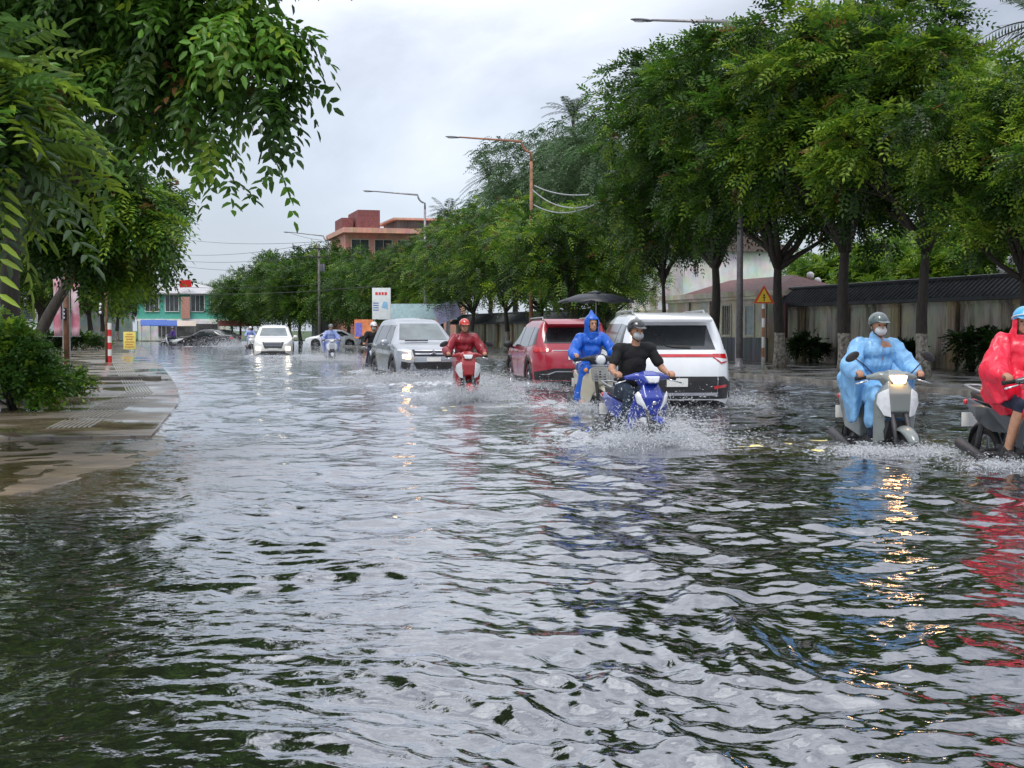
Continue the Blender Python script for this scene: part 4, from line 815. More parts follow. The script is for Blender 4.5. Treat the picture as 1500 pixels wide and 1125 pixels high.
# right hand pavement, its kerb, and land behind the walls
def rp(pts,z): return [tuple(RK(s,t)[:2]) for s,t in pts]
slab('pavement',rp([(-6,16.2),(-6,24),(64,24),(64,14.4),(8,14.6),(3,15.0)],0),GZ,.09,PAVE2)
slab('kerb',rp([(-6,15.9),(-6,16.19),(3,14.99),(8,14.59),(64,14.39),(64,14.1),(8,14.3),(3,14.7)],0),GZ,.10,KERB,.015)
GRASSG=bm_mat_noise('lawn ground',(.015,.04,.008),(.05,.10,.02),1.5,(.7,.9))
slab('ground',rp([(-20,24.01),(-20,90),(150,90),(150,24.01)],0),GZ,.12,GRASSG,0)
slab('ground',rp([(94,-80),(94,90),(700,300),(700,-300)],0),GZ,.06,GRASSG,0)
slab('ground',rp([(19,-60),(19,-7.2),(91,-5.2),(91,-60)],0),kz-.1,kz+.07,GRASSG,.02)
# yellow paint on the road, seen through the water
YEL=mat('worn yellow road paint',(.80,.66,.22),.5,var=.35,vscale=3)
for a in(((1040,642),(1120,640),(1135,664),(1050,664)),((1125,640),(1215,645),(1232,664),(1140,660)),((1345,634),(1440,636),(1452,654),(1352,652)),((640,592),(860,594),(875,606),(648,603)),((960,628),(1030,634),(1036,652),(962,648))):
    slab('road_marking',[tuple(G(x,y,-.02)[:2]) for x,y in a],GZ,-.015,YEL)
# --- the flood water: one sheet, real waves near the camera
def water():
    r=[.7]
    while r[-1]<700: r.append(r[-1]*1.0046+.0008)
    r=np.array(r); q0=math.radians(27); q1=math.radians(72); th=np.concatenate([np.linspace(-q1,-q0,70)[:-1],np.linspace(-q0,q0,340),np.linspace(q0,q1,70)[1:]])
    RR,TT=np.meshgrid(r,th,indexing='ij'); X=RR*np.sin(TT); Y=RR*np.cos(TT); nr,nc=X.shape
    cell=RR*.0044
    rng=np.random.default_rng(5); h=np.zeros_like(X); dx=np.zeros_like(X); dy=np.zeros_like(X)
    def low(seed,lam):
        g=np.random.default_rng(seed); o=np.zeros_like(X)
        for _ in range(9):
            a=g.uniform(0,2*PI); l=lam*g.uniform(.7,1.5); o+=np.sin((X*math.cos(a)+Y*math.sin(a))*2*PI/l+g.uniform(0,6.28))
        return o/3
    m1=np.clip(.8+.45*low(1,3.2),.2,1.9); m2=np.clip(.8+.5*low(2,1.6),.15,2.0); m3=np.clip(.75+.6*low(3,2.4),.05,2)
    PXc=750+F*X/np.maximum(Y,.1)
    calm=1-.50*np.clip((560-PXc)/260,0,1)*np.clip((10.5-Y)/3,0,1)
    wx=.22*low(21,3.0); wy=.22*low(22,2.5)
    XW=X+wx; YW=Y+wy
    NW=110
    g=G(90,680); sh=np.exp(-((X-g.x+2.4)/4.2)**6-((Y-g.y)/2.9)**4); calm=calm*(1-.80*sh)
    for i in range(NW):
        lam=.05*(1.5/.05)**(((i+rng.uniform(0,1))/NW)**1.05); k=2*PI/lam
        if lam>.42 and i%5<3: a=rng.normal(math.radians(6),.16)        # long swell runs down the street, away from the riders
        elif lam>.25: a=rng.normal(math.radians(-78),.62)
        else: a=rng.uniform(0,2*PI)
        s=.0240*(lam/.4)**(-.05)*(1.35 if lam<.3 else 1.0)*(1.0 if lam<.9 else .6)
        am=(m1 if i%3==0 else m2 if i%3==1 else m3)*calm*np.clip((lam/cell-2.5)/3,0,1); ph=k*(XW*math.cos(a)+YW*math.sin(a))+rng.uniform(0,6.28)
        A_=s/k*am; h+=A_*np.sin(ph); c=np.cos(ph)*A_*.75; dx+=c*math.cos(a); dy+=c*math.sin(a)
    foam=np.zeros_like(X)
    # churned water round the moving vehicles: (px, py, length along the road, half width, height, foam)
    ns=lambda sc,seed: sum(np.sin((X*math.cos(a)+Y*math.sin(a))*2*PI/(sc*l)+p)*(.6+.4*np.sin((X*math.sin(a)-Y*math.cos(a))*2*PI/(sc*l*1.7)+p*2)) for a,l,p in zip(np.random.default_rng(seed).uniform(0,6.28,14),np.random.default_rng(seed+1).uniform(.6,1.8,14),np.random.default_rng(seed+2).uniform(0,6.28,14)))/4
    nA=ns(.16,31); nB=ns(.35,41); nC=ns(.08,51)
    for px,py,ln,hw,hh,fo in CHURN:
        g=G(px,py); ds=(X-g.x)*(-SN)+(Y-g.y)*CS; dt=(X-g.x)*CS+(Y-g.y)*SN
        w_=hw*(1+.55*np.clip(ds/ln,0,3)); e=np.exp(-(dt/w_)**2*1.2)*np.exp(-np.where(ds<0,(ds/(hw*.8))**2,(ds/ln)**2))
        h+=e*hh*(.35+.5*nA+.55*nB+.25*nC); foam+=e*fo*np.clip(.45+.55*nB+.5*nC+.3*nA,0,1.3)
    # lapping white edge along the flooded kerb
    for (a,b) in zip(edge[2:-1],edge[3:]):
        d=(b-a); L2=max(d.x**2+d.y**2,1e-6); t=np.clip(((X-a.x)*d.x+(Y-a.y)*d.y)/L2,0,1); q=np.hypot(X-a.x-t*d.x,Y-a.y-t*d.y); foam+=np.exp(-(q/.13)**2)*.55*(1+.5*nB)*(Y<45); 
    foam=np.clip(foam,0,1)
    # shallow, clearer water over the drowned paving
    V=np.stack([X+dx,Y+dy,h],-1).reshape(-1,3)
    V[:nc,2]=0
    i=np.arange(nr-1)[:,None]*nc+np.arange(nc-1)[None,:]; Q=np.stack([i,i+1,i+nc+1,i+nc],-1).reshape(-1,4)
    # flat skirt beside and behind the camera
    m=bpy.data.materials.new('flood water'); m.use_nodes=True; N,K=nt(m); N.clear(); o=N.new('ShaderNodeOutputMaterial')
    at=N.new('ShaderNodeAttribute'); at.attribute_name='tint'; sp=N.new('ShaderNodeSeparateColor'); K.new(at.outputs['Color'],sp.inputs[0])
    tc=N.new('ShaderNodeTexCoord'); mp=N.new('ShaderNodeMapping'); mp.inputs['Scale'].default_value=(1,1.0,1); mp.inputs['Rotation'].default_value=(0,0,.5); K.new(tc.outputs['Object'],mp.inputs['Vector'])
    n1=N.new('ShaderNodeTexNoise'); n1.inputs['Scale'].default_value=13; n1.inputs['Detail'].default_value=3; n1.inputs['Roughness'].default_value=.45; n1.inputs['Distortion'].default_value=.4; K.new(mp.outputs[0],n1.inputs['Vector'])
    n2=N.new('ShaderNodeTexNoise'); n2.inputs['Scale'].default_value=4.5; n2.inputs['Detail'].default_value=2; K.new(mp.outputs[0],n2.inputs['Vector'])
    b1=N.new('ShaderNodeBump'); b1.inputs['Strength'].default_value=.28; b1.inputs['Distance'].default_value=.016; K.new(n1.outputs['Fac'],b1.inputs['Height'])
    b2=N.new('ShaderNodeBump'); b2.inputs['Strength'].default_value=.25; b2.inputs['Distance'].default_value=.06; K.new(n2.outputs['Fac'],b2.inputs['Height']); K.new(b1.outputs['Normal'],b2.inputs['Normal'])
    gl=N.new('ShaderNodeBsdfGlossy'); gl.inputs['Roughness'].default_value=.035; gl.inputs['Color'].default_value=(.96,.97,1,1); K.new(b2.outputs['Normal'],gl.inputs['Normal'])
    df=N.new('ShaderNodeBsdfDiffuse'); dm=N.new('ShaderNodeMix'); dm.data_type='RGBA'; K.new(sp.outputs[1],dm.inputs['Factor']); dm.inputs['A'].default_value=(.013,.015,.012,1); dm.inputs['B'].default_value=(.34,.25,.15,1); K.new(dm.outputs['Result'],df.inputs['Color'])
    tr=N.new('ShaderNodeBsdfTransparent'); tr.inputs['Color'].default_value=(.72,.68,.56,1)
    ms=N.new('ShaderNodeMixShader'); q=N.new('ShaderNodeMath'); q.operation='MULTIPLY_ADD'; K.new(sp.outputs[1],q.inputs[0]); q.inputs[1].default_value=.55; q.inputs[2].default_value=.38; K.new(q.outputs[0],ms.inputs[0]); K.new(df.outputs[0],ms.inputs[1]); K.new(tr.outputs[0],ms.inputs[2])
    fr=N.new('ShaderNodeFresnel'); fr.inputs['IOR'].default_value=1.6; K.new(b2.outputs['Normal'],fr.inputs['Normal'])
    q3=N.new('ShaderNodeMath'); q3.operation='MULTIPLY_ADD'; K.new(fr.outputs[0],q3.inputs[0]); q3.inputs[1].default_value=.80; q6=N.new('ShaderNodeMath'); q6.operation='MULTIPLY_ADD'; K.new(sp.outputs[1],q6.inputs[0]); q6.inputs[1].default_value=-.22; q6.inputs[2].default_value=.27; K.new(q6.outputs[0],q3.inputs[2])
    mx=N.new('ShaderNodeMixShader'); K.new(q3.outputs[0],mx.inputs[0]); K.new(ms.outputs[0],mx.inputs[1]); K.new(gl.outputs[0],mx.inputs[2])
    fd=N.new('ShaderNodeBsdfDiffuse'); fd.inputs['Color'].default_value=(.62,.64,.66,1)
    n3=N.new('ShaderNodeTexNoise'); n3.inputs['Scale'].default_value=26; n3.inputs['Detail'].default_value=5; K.new(tc.outputs['Object'],n3.inputs['Vector'])
    q2=N.new('ShaderNodeMath'); q2.operation='MULTIPLY_ADD'; K.new(n3.outputs['Fac'],q2.inputs[0]); q2.inputs[1].default_value=1.6; q2.inputs[2].default_value=-.35
    q4=N.new('ShaderNodeMath'); q4.operation='MULTIPLY'; q4.use_clamp=True; K.new(q2.outputs[0],q4.inputs[0]); K.new(sp.outputs[0],q4.inputs[1])
    mf=N.new('ShaderNodeMixShader'); K.new(q4.outputs[0],mf.inputs[0]); K.new(mx.outputs[0],mf.inputs[1]); K.new(fd.outputs[0],mf.inputs[2]); K.new(mf.outputs[0],o.inputs['Surface'])
    T=np.stack([foam,sh,foam*0],-1).reshape(-1,3)
    w=npmesh('water',V,Q,m,tint=T,smooth=True); tag(w,kind='structure')
    # the rest of the flood, flat, outside the waved fan
    a=math.radians(72); n=40; ps=[(0,0)]
    mb=MB(); r0=.7
    angs=[a+(2*PI-2*a)*i/n for i in range(n+1)]
    mb.v=[(r0*math.sin(t),r0*math.cos(t),-.001) for t in angs]+[(699*math.sin(t),699*math.cos(t),-.001) for t in angs]; mb.f=[(i,i+1,n+2+i,n+1+i) for i in range(n)]
    mb.v+=[(r0*math.sin(t),r0*math.cos(t),-.001) for t in np.linspace(-a,a,20)]; k=2*(n+1); mb.f.append(tuple(range(n+1))[:]+tuple(range(k+1,k+19)))
    o2=mb.build('water',m,fixn=True); tag(o2,kind='structure')
CHURN=[(940,646,1.6,.75,.07,.95),(1295,660,1.3,.6,.045,.75),(1500,684,1.2,.6,.04,.6),(870,598,2.0,.8,.05,.7),(683,582,2.2,.9,.07,.95),(630,562,2.5,1.6,.07,.9),(1000,597,2.5,1.3,.035,.55),(848,570,2.5,1.2,.035,.55),(1055,592,1.5,.5,.06,.8),(485,528,3,1.2,.06,.8),(415,523,3,1.6,.06,.5),(365,508,4,1.6,.10,1),(300,508,4,2.4,.07,.6),(548,546,2,.8,.05,.7),(252,507,2,1.2,.05,.6),(575,548,3,.6,.06,.9)]
water()
# --- spray thrown up by wheels
FOAMM=bpy.data.materials.new('white spray'); FOAMM.use_nodes=True; N,K=nt(FOAMM); p=N['Principled BSDF']; p.inputs['Base Color'].default_value=(.72,.75,.78,1); p.inputs['Roughness'].default_value=.15; p.inputs['Alpha'].default_value=.46; p.inputs['Specular IOR Level'].default_value=.8
OCT=np.array([(1,0,0),(-1,0,0),(0,1,0),(0,-1,0),(0,0,1),(0,0,-1)],float); OF=np.array([(0,2,4),(2,1,4),(1,3,4),(3,0,4),(2,0,5),(1,2,5),(3,1,5),(0,3,5)])
def spray(label,px,py,n,fw,sd,up,seed,sz=(.003,.013),off=0.0,wid=.12,ang=0):
    """droplets on ballistic arcs leaving both sides of a wheel or bow"""
    n=int(n*3.6); sz=(sz[0]*.5,sz[1]*.55); g=np.random.default_rng(seed); c=G(px,py); f=np.array([SN,-CS,0.]); rt=np.array([CS,SN,0.])
    ca,sa=math.cos(ang),math.sin(ang); f,rt=f*ca+rt*sa,rt*ca-f*sa
    side=np.where(g.uniform(size=n)<.5,-1,1); T=g.uniform(.0,1,n); jet=g.integers(0,9,n); jd=g.normal(size=(9,3))*.35
    vs=(g.exponential(1,n)*.55+.15)*sd; vf=g.normal(.15,.45,n)*fw; vu=np.abs(g.normal(.62,.32,n))*up
    vs=vs*(1+jd[jet,0]); vu=vu*(1+jd[jet,1]); vf=vf+jd[jet,2]*fw*.6
    x0=g.normal(0,wid,n)+side*wid; hh=vu*T*2*(1-T)*2*.5*1.2
    P=np.array(c)[None]+f*(off+vf*T)[:,None]+rt*(x0+side*vs*T)[:,None]; P[:,2]=np.maximum(hh,0)+g.uniform(-.01,.03,n)
    s=g.uniform(0,1,n)**3*(sz[1]-sz[0])+sz[0]
    d=f[None]*vf[:,None]+rt[None]*(side*vs)[:,None]; d[:,2]=vu*(1-2*T)*1.5; d/=np.linalg.norm(d,axis=1,keepdims=True)+1e-9
    a=np.cross(d,[0.3,.5,.8]); a/=np.linalg.norm(a,axis=1,keepdims=True); b=np.cross(d,a); st=g.uniform(1.0,5.0,n)
    V=P[:,None,:]+(OCT[None,:,0:1]*d[:,None,:]*st[:,None,None]+OCT[None,:,1:2]*a[:,None,:]+OCT[None,:,2:3]*b[:,None,:])*s[:,None,None]
    Q=(OF[None]+6*np.arange(n)[:,None,None]).reshape(-1,3)
    o=npmesh('spray',V.reshape(-1,3),Q,FOAMM,smooth=True); return tag(o,label,'spray',kind='stuff')
spray('white spray bursting round the front wheel of the blue motorbike',948,651,5200,.8,.62,.46,1,off=.12)
spray('low splash round the wheels of the grey scooter',1298,664,2400,.7,.42,.15,2,off=.15)
spray('thin splash under the motorbike of the rider in the red poncho',1492,686,1300,.6,.35,.12,3)
spray('splash under the cream motorbike',872,601,2200,.7,.5,.25,4,off=.2)
spray('spray round the front wheel of the red scooter',684,587,5200,.9,.85,.50,5,sz=(.004,.016),off=.2)
spray('bow wave of the silver people carrier',625,560,7000,1.0,1.3,.42,6,sz=(.004,.018),wid=.55,off=.1)
spray('spray beside the rear wheel of the white SUV',1056,593,2400,1.2,.6,.28,7,off=0,wid=.08)
spray('spray behind the rear wheel of the red SUV',778,566,1800,1.2,.6,.25,8,off=0,wid=.1)
spray('spray round the scooter of the rider in the lavender raincoat',485,530,2600,1.2,1.5,.5,9,sz=(.006,.022),wid=.2)
spray('high spray round the distant rider with the bright headlight',362,509,3000,2,3.0,1.0,10,sz=(.01,.03),wid=.5)
spray('spray round the rider in the dark clothes',552,549,1800,1,.6,.35,12,sz=(.005,.016))
spray('bow wave of the distant cream SUV',415,523,1500,1,1.2,.18,13,sz=(.006,.02),wid=.6)
spray('spray thrown behind the turning black sedan',345,508,500,2,1.6,.5,14,sz=(.008,.025),wid=.4)
# ------------------------------------------------------------------ boundary wall and gatehouse on the right
def stain_mat(name,c,dark,amt=.5,sc=(5,5,.35)):
    m=bpy.data.materials.new(name); m.use_nodes=True; N,K=nt(m); p=N['Principled BSDF']; p.inputs['Roughness'].default_value=.7; tc=N.new('ShaderNodeTexCoord'); mp=N.new('ShaderNodeMapping'); mp.inputs['Scale'].default_value=sc; K.new(tc.outputs['Object'],mp.inputs['Vector'])
    n=N.new('ShaderNodeTexNoise'); n.inputs['Scale'].default_value=1; n.inputs['Detail'].default_value=9; n.inputs['Roughness'].default_value=.72; K.new(mp.outputs[0],n.inputs['Vector'])
    r=N.new('ShaderNodeValToRGB'); r.color_ramp.elements[0].position=.36; r.color_ramp.elements[1].position=.36+.3*(1.2-amt); r.color_ramp.elements[0].color=(*dark,1); r.color_ramp.elements[1].color=(*c,1); K.new(n.outputs['Fac'],r.inputs['Fac'])
    n2=N.new('ShaderNodeTexNoise'); n2.inputs['Scale'].default_value=1.3; n2.inputs['Detail'].default_value=8; K.new(tc.outputs['Object'],n2.inputs['Vector'])
    x=N.new('ShaderNodeMix'); x.data_type='RGBA'; x.blend_type='MULTIPLY'; x.inputs['Factor'].default_value=.6; K.new(r.outputs['Color'],x.inputs['A']); K.new(n2.outputs['Color'],x.inputs['B'])
    h=N.new('ShaderNodeHueSaturation'); h.inputs['Saturation'].default_value=.9; h.inputs['Value'].default_value=1.65; K.new(x.outputs['Result'],h.inputs['Color']); K.new(h.outputs[0],p.inputs['Base Color']); return m
WALLM=stain_mat('stained cream render',(.44,.41,.31),(.05,.045,.032),.55,(1.7,1.7,.22)); PILM=stain_mat('stained ochre render',(.46,.38,.20),(.08,.065,.04),.3,(3,3,.3)); COPE=mat('dark roof tile',(.032,.036,.042),.5,var=.4,vscale=4,bump=.6,bscale=14)
CREAMB=stain_mat('cream building render',(.66,.62,.48),(.36,.33,.24),.15,(1.2,1.2,.5)); WHITEB=stain_mat('white building render',(.74,.74,.72),(.5,.5,.48),.15,(1,1,.5)); REDR=mat('red tile roof',(.13,.05,.045),.6,var=.35,vscale=8,bump=.5,bscale=18)
PINK=stain_mat('salmon render',(.60,.27,.19),(.36,.17,.13),.25,(.6,.6,.2)); ORNG=stain_mat('orange render',(.60,.14,.05),(.30,.10,.05),.2); TEAL=mat('turquoise wall paint',(.10,.42,.34),.7,var=.12); MAROON=mat('maroon brick',(.20,.07,.07),.8,var=.3,bump=.3); GREYB=stain_mat('grey plinth render',(.13,.14,.15),(.05,.05,.05),.4)
ry=math.atan2(CS,-SN)                       # local x runs along the road
KF=[1.0,1.0]
def rbox(m,s0,s1,t0,t1,z0,z1):
    a,b=KF; s0*=a;s1*=a;t0*=b;t1*=b
    c=R((s0+s1)/2,(t0+t1)/2,(z0+z1)/2); m.box(c,(s1-s0,t1-t0,z1-z0),ry)
def roofprism(m,s0,s1,t0,t1,z0,z1,ov=.3,hip=.0):
    a,b=KF; s0*=a;s1*=a;t0*=b;t1*=b
    s0-=ov;s1+=ov;t0-=ov;t1+=ov; tm=(t0+t1)/2; h=hip
    v=[R(s0,t0,z0),R(s1,t0,z0),R(s1,t1,z0),R(s0,t1,z0),R(s0+h,tm,z1),R(s1-h,tm,z1),R(s0,t0,z0-.12),R(s1,t0,z0-.12),R(s1,t1,z0-.12),R(s0,t1,z0-.12)]
    m.add(v,[(0,1,5,4),(2,3,4,5),(1,2,5),(3,0,4),(6,7,1,0),(7,8,2,1),(8,9,3,2),(9,6,0,3),(9,8,7,6)])
def sL(px,t): return (onY(px,t)-t*SN)/CS        # road metre at which the line t crosses column px
WT=23.4
s_end=sL(1152,WT)
def wall_run(label,s0,s1,ht,name='boundary_wall',step=3.2,panel=True):
    w=thing(name,label,'wall',R((s0+s1)/2,WT),0); off=-Vector(w.location)
    def bd(m,nm,mt,**k):
        for i in range(len(m.v)): m.v[i]=tuple(Vector(m.v[i])+off)
        return m.build(nm,mt,w,**k)
    m=MB(); rbox(m,s0,s1,WT,WT+.22,.0,ht-.55); rbox(m,s0,s1,WT-.05,WT-.002,.0,.45); rbox(m,s0,s1,WT-.04,WT-.002,ht-.75,ht-.62); bd(m,'wall',WALLM)
    s=s0+.4
    while s<s1:
        m=MB(); rbox(m,s,s+.42,WT-.14,WT-.052,0,ht-.56); rbox(m,s-.05,s+.47,WT-.19,WT-.145,0,.55); rbox(m,s-.04,s+.46,WT-.18,WT-.145,ht-.80,ht-.57); bd(m,'pilaster',PILM)
        s+=step
    m=MB()
    def P(s,t,z): return R(s,t,z)
    m.add([P(s0,WT-.55,ht-.55),P(s1,WT-.55,ht-.55),P(s1,WT+.1,ht),P(s0,WT+.1,ht),P(s0,WT+.75,ht-.55),P(s1,WT+.75,ht-.55),P(s0,WT-.55,ht-.66),P(s1,WT-.55,ht-.66),P(s0,WT+.75,ht-.66),P(s1,WT+.75,ht-.66)],[(0,1,2,3),(3,2,5,4),(6,7,1,0),(8,9,7,6),(4,5,9,8),(0,3,4,8,6),(1,7,9,5,2)])
    bd(m,'coping',COPE)
    m=MB(); k=int((s1-s0)/.24)
    for i in range(k):
        a=s0+.12+i*.24; m.tube([P(a,WT-.56,ht-.55),P(a,WT+.1,ht+.005)],.035,6)
    m.tube([P(s0,WT+.1,ht+.02),P(s1,WT+.1,ht+.02)],.07,8); bd(m,'roof_tile_ridge',COPE); return w
wall_run('long stained cream wall with ochre pilasters and dark tiled coping behind the scooter riders',sL(1640,WT),s_end,2.75)
wall_run('stained cream wall with dark coping running away behind the smaller trees left of the parasol',sL(892,WT),62*KS,2.3,step=3.6)
def windowed(parent,off,s,t,z,w,h,fm,gm,axis='t',bars=0,name='window'):
    f=MB(); b=.07
    if axis=='t':
        rbox(f,s-w/2-b,s-w/2,t-.06,t,z-b,z+h+b); rbox(f,s+w/2,s+w/2+b,t-.06,t,z-b,z+h+b); rbox(f,s-w/2,s+w/2,t-.06,t,z-b,z); rbox(f,s-w/2,s+w/2,t-.06,t,z+h,z+h+b)
        for i in range(bars): q=s-w/2+w*(i+1)/(bars+1); rbox(f,q-.015,q+.015,t-.045,t-.02,z,z+h)
    else:
        rbox(f,s-.06,s,t-w/2-b,t-w/2,z-b,z+h+b); rbox(f,s-.06,s,t+w/2,t+w/2+b,z-b,z+h+b); rbox(f,s-.06,s,t-w/2,t+w/2,z-b,z); rbox(f,s-.06,s,t-w/2,t+w/2,z+h,z+h+b)
        for i in range(bars): q=t-w/2+w*(i+1)/(bars+1); rbox(f,s-.045,s-.02,q-.015,q+.015,z,z+h)
    for i in range(len(f.v)): f.v[i]=tuple(Vector(f.v[i])+off)
    o=f.build(name,fm,parent)
    g=MB()
    if axis=='t': rbox(g,s-w/2,s+w/2,t-.018,t-.004,z,z+h)
    else: rbox(g,s-.018,s-.004,t-w/2,t+w/2,z,z+h)
    for i in range(len(g.v)): g.v[i]=tuple(Vector(g.v[i])+off)
    g.build('pane',gm,o); return o
def house(name,label,s0,s1,t0,t1,z1,wm,parts,roof=None,cat='building',z0=0.0):
    b=thing(name,label,cat,R((s0+s1)/2*KF[0],(t0+t1)/2*KF[1],0)); off=-Vector(b.location)
    def bd(m,nm,mt,**k):
        for i in range(len(m.v)): m.v[i]=tuple(Vector(m.v[i])+off)
        return m.build(nm,mt,b,**k)
    m=MB(); rbox(m,s0,s1,t0,t1,z0,z1); bd(m,'wall',wm)
    if roof:
        m=MB(); roofprism(m,s0,s1,t0,t1,z1+.005,z1+roof[0],roof[1],roof[2]); bd(m,'roof',roof[3])
    parts(b,off,bd); return b
FRM=mat('cream window frame',(.5,.48,.4),.5); PANE=mat('building window glass',(.05,.065,.07),.1,var=.4,vscale=1.2,coat=.4); PANEL=mat('pale frosted pane',(.30,.36,.36),.25,var=.15)
g0,g1=sL(1155,WT)+.1, sL(1003,WT)
def gate(b,off,bd):
    m=MB(); rbox(m,g0-.25,g1+.25,WT-1.15,WT+2.6,2.52,2.72); rbox(m,g0-.15,g1+.15,WT-1.05,WT+2.5,2.40,2.515); bd(m,'cornice',CREAMB)
    m=MB(); rbox(m,g0-.02,g1+.02,WT-.87,WT-.803,0.0,.95); bd(m,'plinth',GREYB)
    for i,px in enumerate((1065,)): windowed(b,off,sL(px,WT-.8),WT-.803,1.05,.75,1.15,FRM,PANE,bars=3)
    windowed(b,off,sL(1099,WT-.8),WT-.803,1.05,.7,1.1,FRM,PANEL)
    m=MB(); q=sL(1146,WT-.8); rbox(m,q-.42,q+.42,WT-.86,WT-.803,.96,2.2); rbox(m,q-.42,q+.42,WT-.90,WT-.872,.02,2.2); bd(m,'door',mat('dark red door',(.07,.015,.02),.5))
    for px in(1010,1040,1082,1122): 
        m=MB(); q=sL(px,WT-.8); rbox(m,q-.12,q+.12,WT-.90,WT-.875,0,2.39); bd(m,'pillar',CREAMB)
house('gatehouse','small cream gatehouse with grey plinth, barred window and red tiled roof behind the white SUV',g0,g1,WT-.8,WT+2.3,2.4,CREAMB,gate,None)
# its red roof as a thing over the flat slab
rf=[o for o in C.objects if o.name=='gatehouse'][0]; m=MB(); roofprism(m,g0+.1,g1-1.2,WT-.4,WT+2.4,2.725,3.35,.25,1.6); 
for i in range(len(m.v)): m.v[i]=tuple(Vector(m.v[i])-Vector(rf.location))
m.build('roof',REDR,rf)
h0,h1=sL(1000,27),sL(905,27)
def wh(b,off,bd):
    windowed(b,off,sL(958,27),26.995,2.5,.9,1.0,FRM,PANE,bars=4); windowed(b,off,sL(925,27),26.995,1.0,1.2,1.3,FRM,PANE,bars=2)
    m=MB(); rbox(m,h0-.2,h1+.2,26.6,26.99,2.1,2.3); bd(m,'awning_slab',CREAMB)
house('villa','white and cream villa with a low gabled roof glimpsed between trunks above the SUVs',h0,h1,27,33,5.4,WHITEB,wh,(1.0,.3,.0,mat('grey brown tile roof',(.12,.09,.08),.6,var=.3,vscale=6,bump=.4)))
def wh2(b,off,bd):
    for px in(893,882): windowed(b,off,sL(px,28),27.995,1.2,.8,1.2,FRM,PANE,bars=1)
house('porch_house','low cream house with red tiled porch roof left of the villa',sL(903,28),sL(872,28),28,33,2.6,CREAMB,wh2,(1.0,.4,.6,REDR))
KF[:]=[KS,KT]
# salmon block beyond the trees
def sal(b,off,bd):
    m=MB(); rbox(m,83,91,18.6,31,10.9,11.4); rbox(m,84,90,23.6,30,12.4,12.6); bd(m,'cornice',stain_mat('pale coral band',(.60,.30,.20),(.4,.2,.15),.2))
    m=MB(); rbox(m,84.5,89,24,29.5,11.41,12.39); bd(m,'roof_room',GREYB)
    m=MB(); rbox(m,84,88,20.2,22.3,11.41,13.3); bd(m,'stair_tower',MAROON); m=MB(); rbox(m,85,88,18.9,20.0,11.41,12.6); bd(m,'stair_tower',MAROON)
    for k in range(5):
        for z in(3.4,6.2,8.6): windowed(b,off,83.99,20.4+k*2.2,z,1.6,1.7,FRM,PANE,axis='s',bars=1,name='window')
    m=MB(); rbox(m,82.6,83.98,19.6,22,7.6,7.8); rbox(m,82.6,82.7,19.6,22,7.81,8.5); bd(m,'balcony',PINK)
house('apartment_building','salmon pink multi storey building with maroon stair towers above the far trees',84,90,19,30.6,10.9,PINK,sal)
def orb(b,off,bd):
    for z in(3.5,7,9.6): windowed(b,off,91.99,20.6,z,1.2,1.4,FRM,PANE,axis='s')
house('apartment_building','narrow orange block peeking out at the left of the salmon building',92,95,19.9,21.6,11.6,ORNG,orb)
def grb(b,off,bd):
    for k in range(3):
        for z in(2.6,4.6,6.6): windowed(b,off,90.99,17.9+k*.8,z,.7,1.2,WHITEB,PANE,axis='s',bars=1)
house('town_house','grey blue house front with stacked windows below the salmon building',91,93,17.5,19.9,8.0,stain_mat('blue grey render',(.32,.38,.40),(.15,.18,.2),.3),grb)
# turquoise shop far down the road, left
def teal(b,off,bd):
    m=MB(); rbox(m,95.8,95.99,.1,9.6,2.2,2.45); rbox(m,95.8,95.99,.1,9.6,5.2,5.4); bd(m,'fascia',WHITEB)
    m=MB(); rbox(m,95.7,95.98,.2,9.5,0.0,2.19); bd(m,'ground_floor',WHITEB)
    for t in(1.6,3.6,6.2,8.2): windowed(b,off,95.99,t,3.3,1.3,1.8,WHITEB,PANE,axis='s',bars=2)
    m=MB(); rbox(m,95.6,95.72,4.5,5.4,2.5,4.9); bd(m,'sign_board',mat('coral sign board',(.5,.25,.2),.6))
    m=MB(); rbox(m,95.6,95.69,2.2,8.2,.5,1.9); bd(m,'shopfront',mat('shopfront shade',(.06,.06,.06),.5,var=.6,vscale=1))
    m=MB(); m.add([RK(95.5,4.4,5.9),RK(95.5,5.6,6.0),RK(95.5,5.5,6.8),RK(95.5,4.3,6.7),RK(95.6,4.4,5.9),RK(95.6,5.6,6.0),RK(95.6,5.5,6.8),RK(95.6,4.3,6.7)],[(0,1,2,3),(7,6,5,4),(0,4,5,1),(1,5,6,2),(2,6,7,3),(3,7,4,0)]); bd(m,'flag',mat('red flag cloth',(.55,.02,.02),.8))
house('shop_building','turquoise two storey shop with pale roof and red flag at the far end',96,108,.1,9.6,5.3,TEAL,teal,(1.6,.6,3.5,mat('pale sheet roof',(.42,.42,.44),.5,var=.1)))
def oth(b,off,bd):
    for k in range(3): windowed(b,off,99.99,-14+k*3,2.4,1.5,1.5,WHITEB,PANE,axis='s')
house('town_house','low pale building at the far left end of the road behind the market tarpaulins',100,108,-14,-.4,4.6,WHITEB,oth,(1.2,.3,1,mat('grey sheet roof',(.3,.31,.33),.5)))
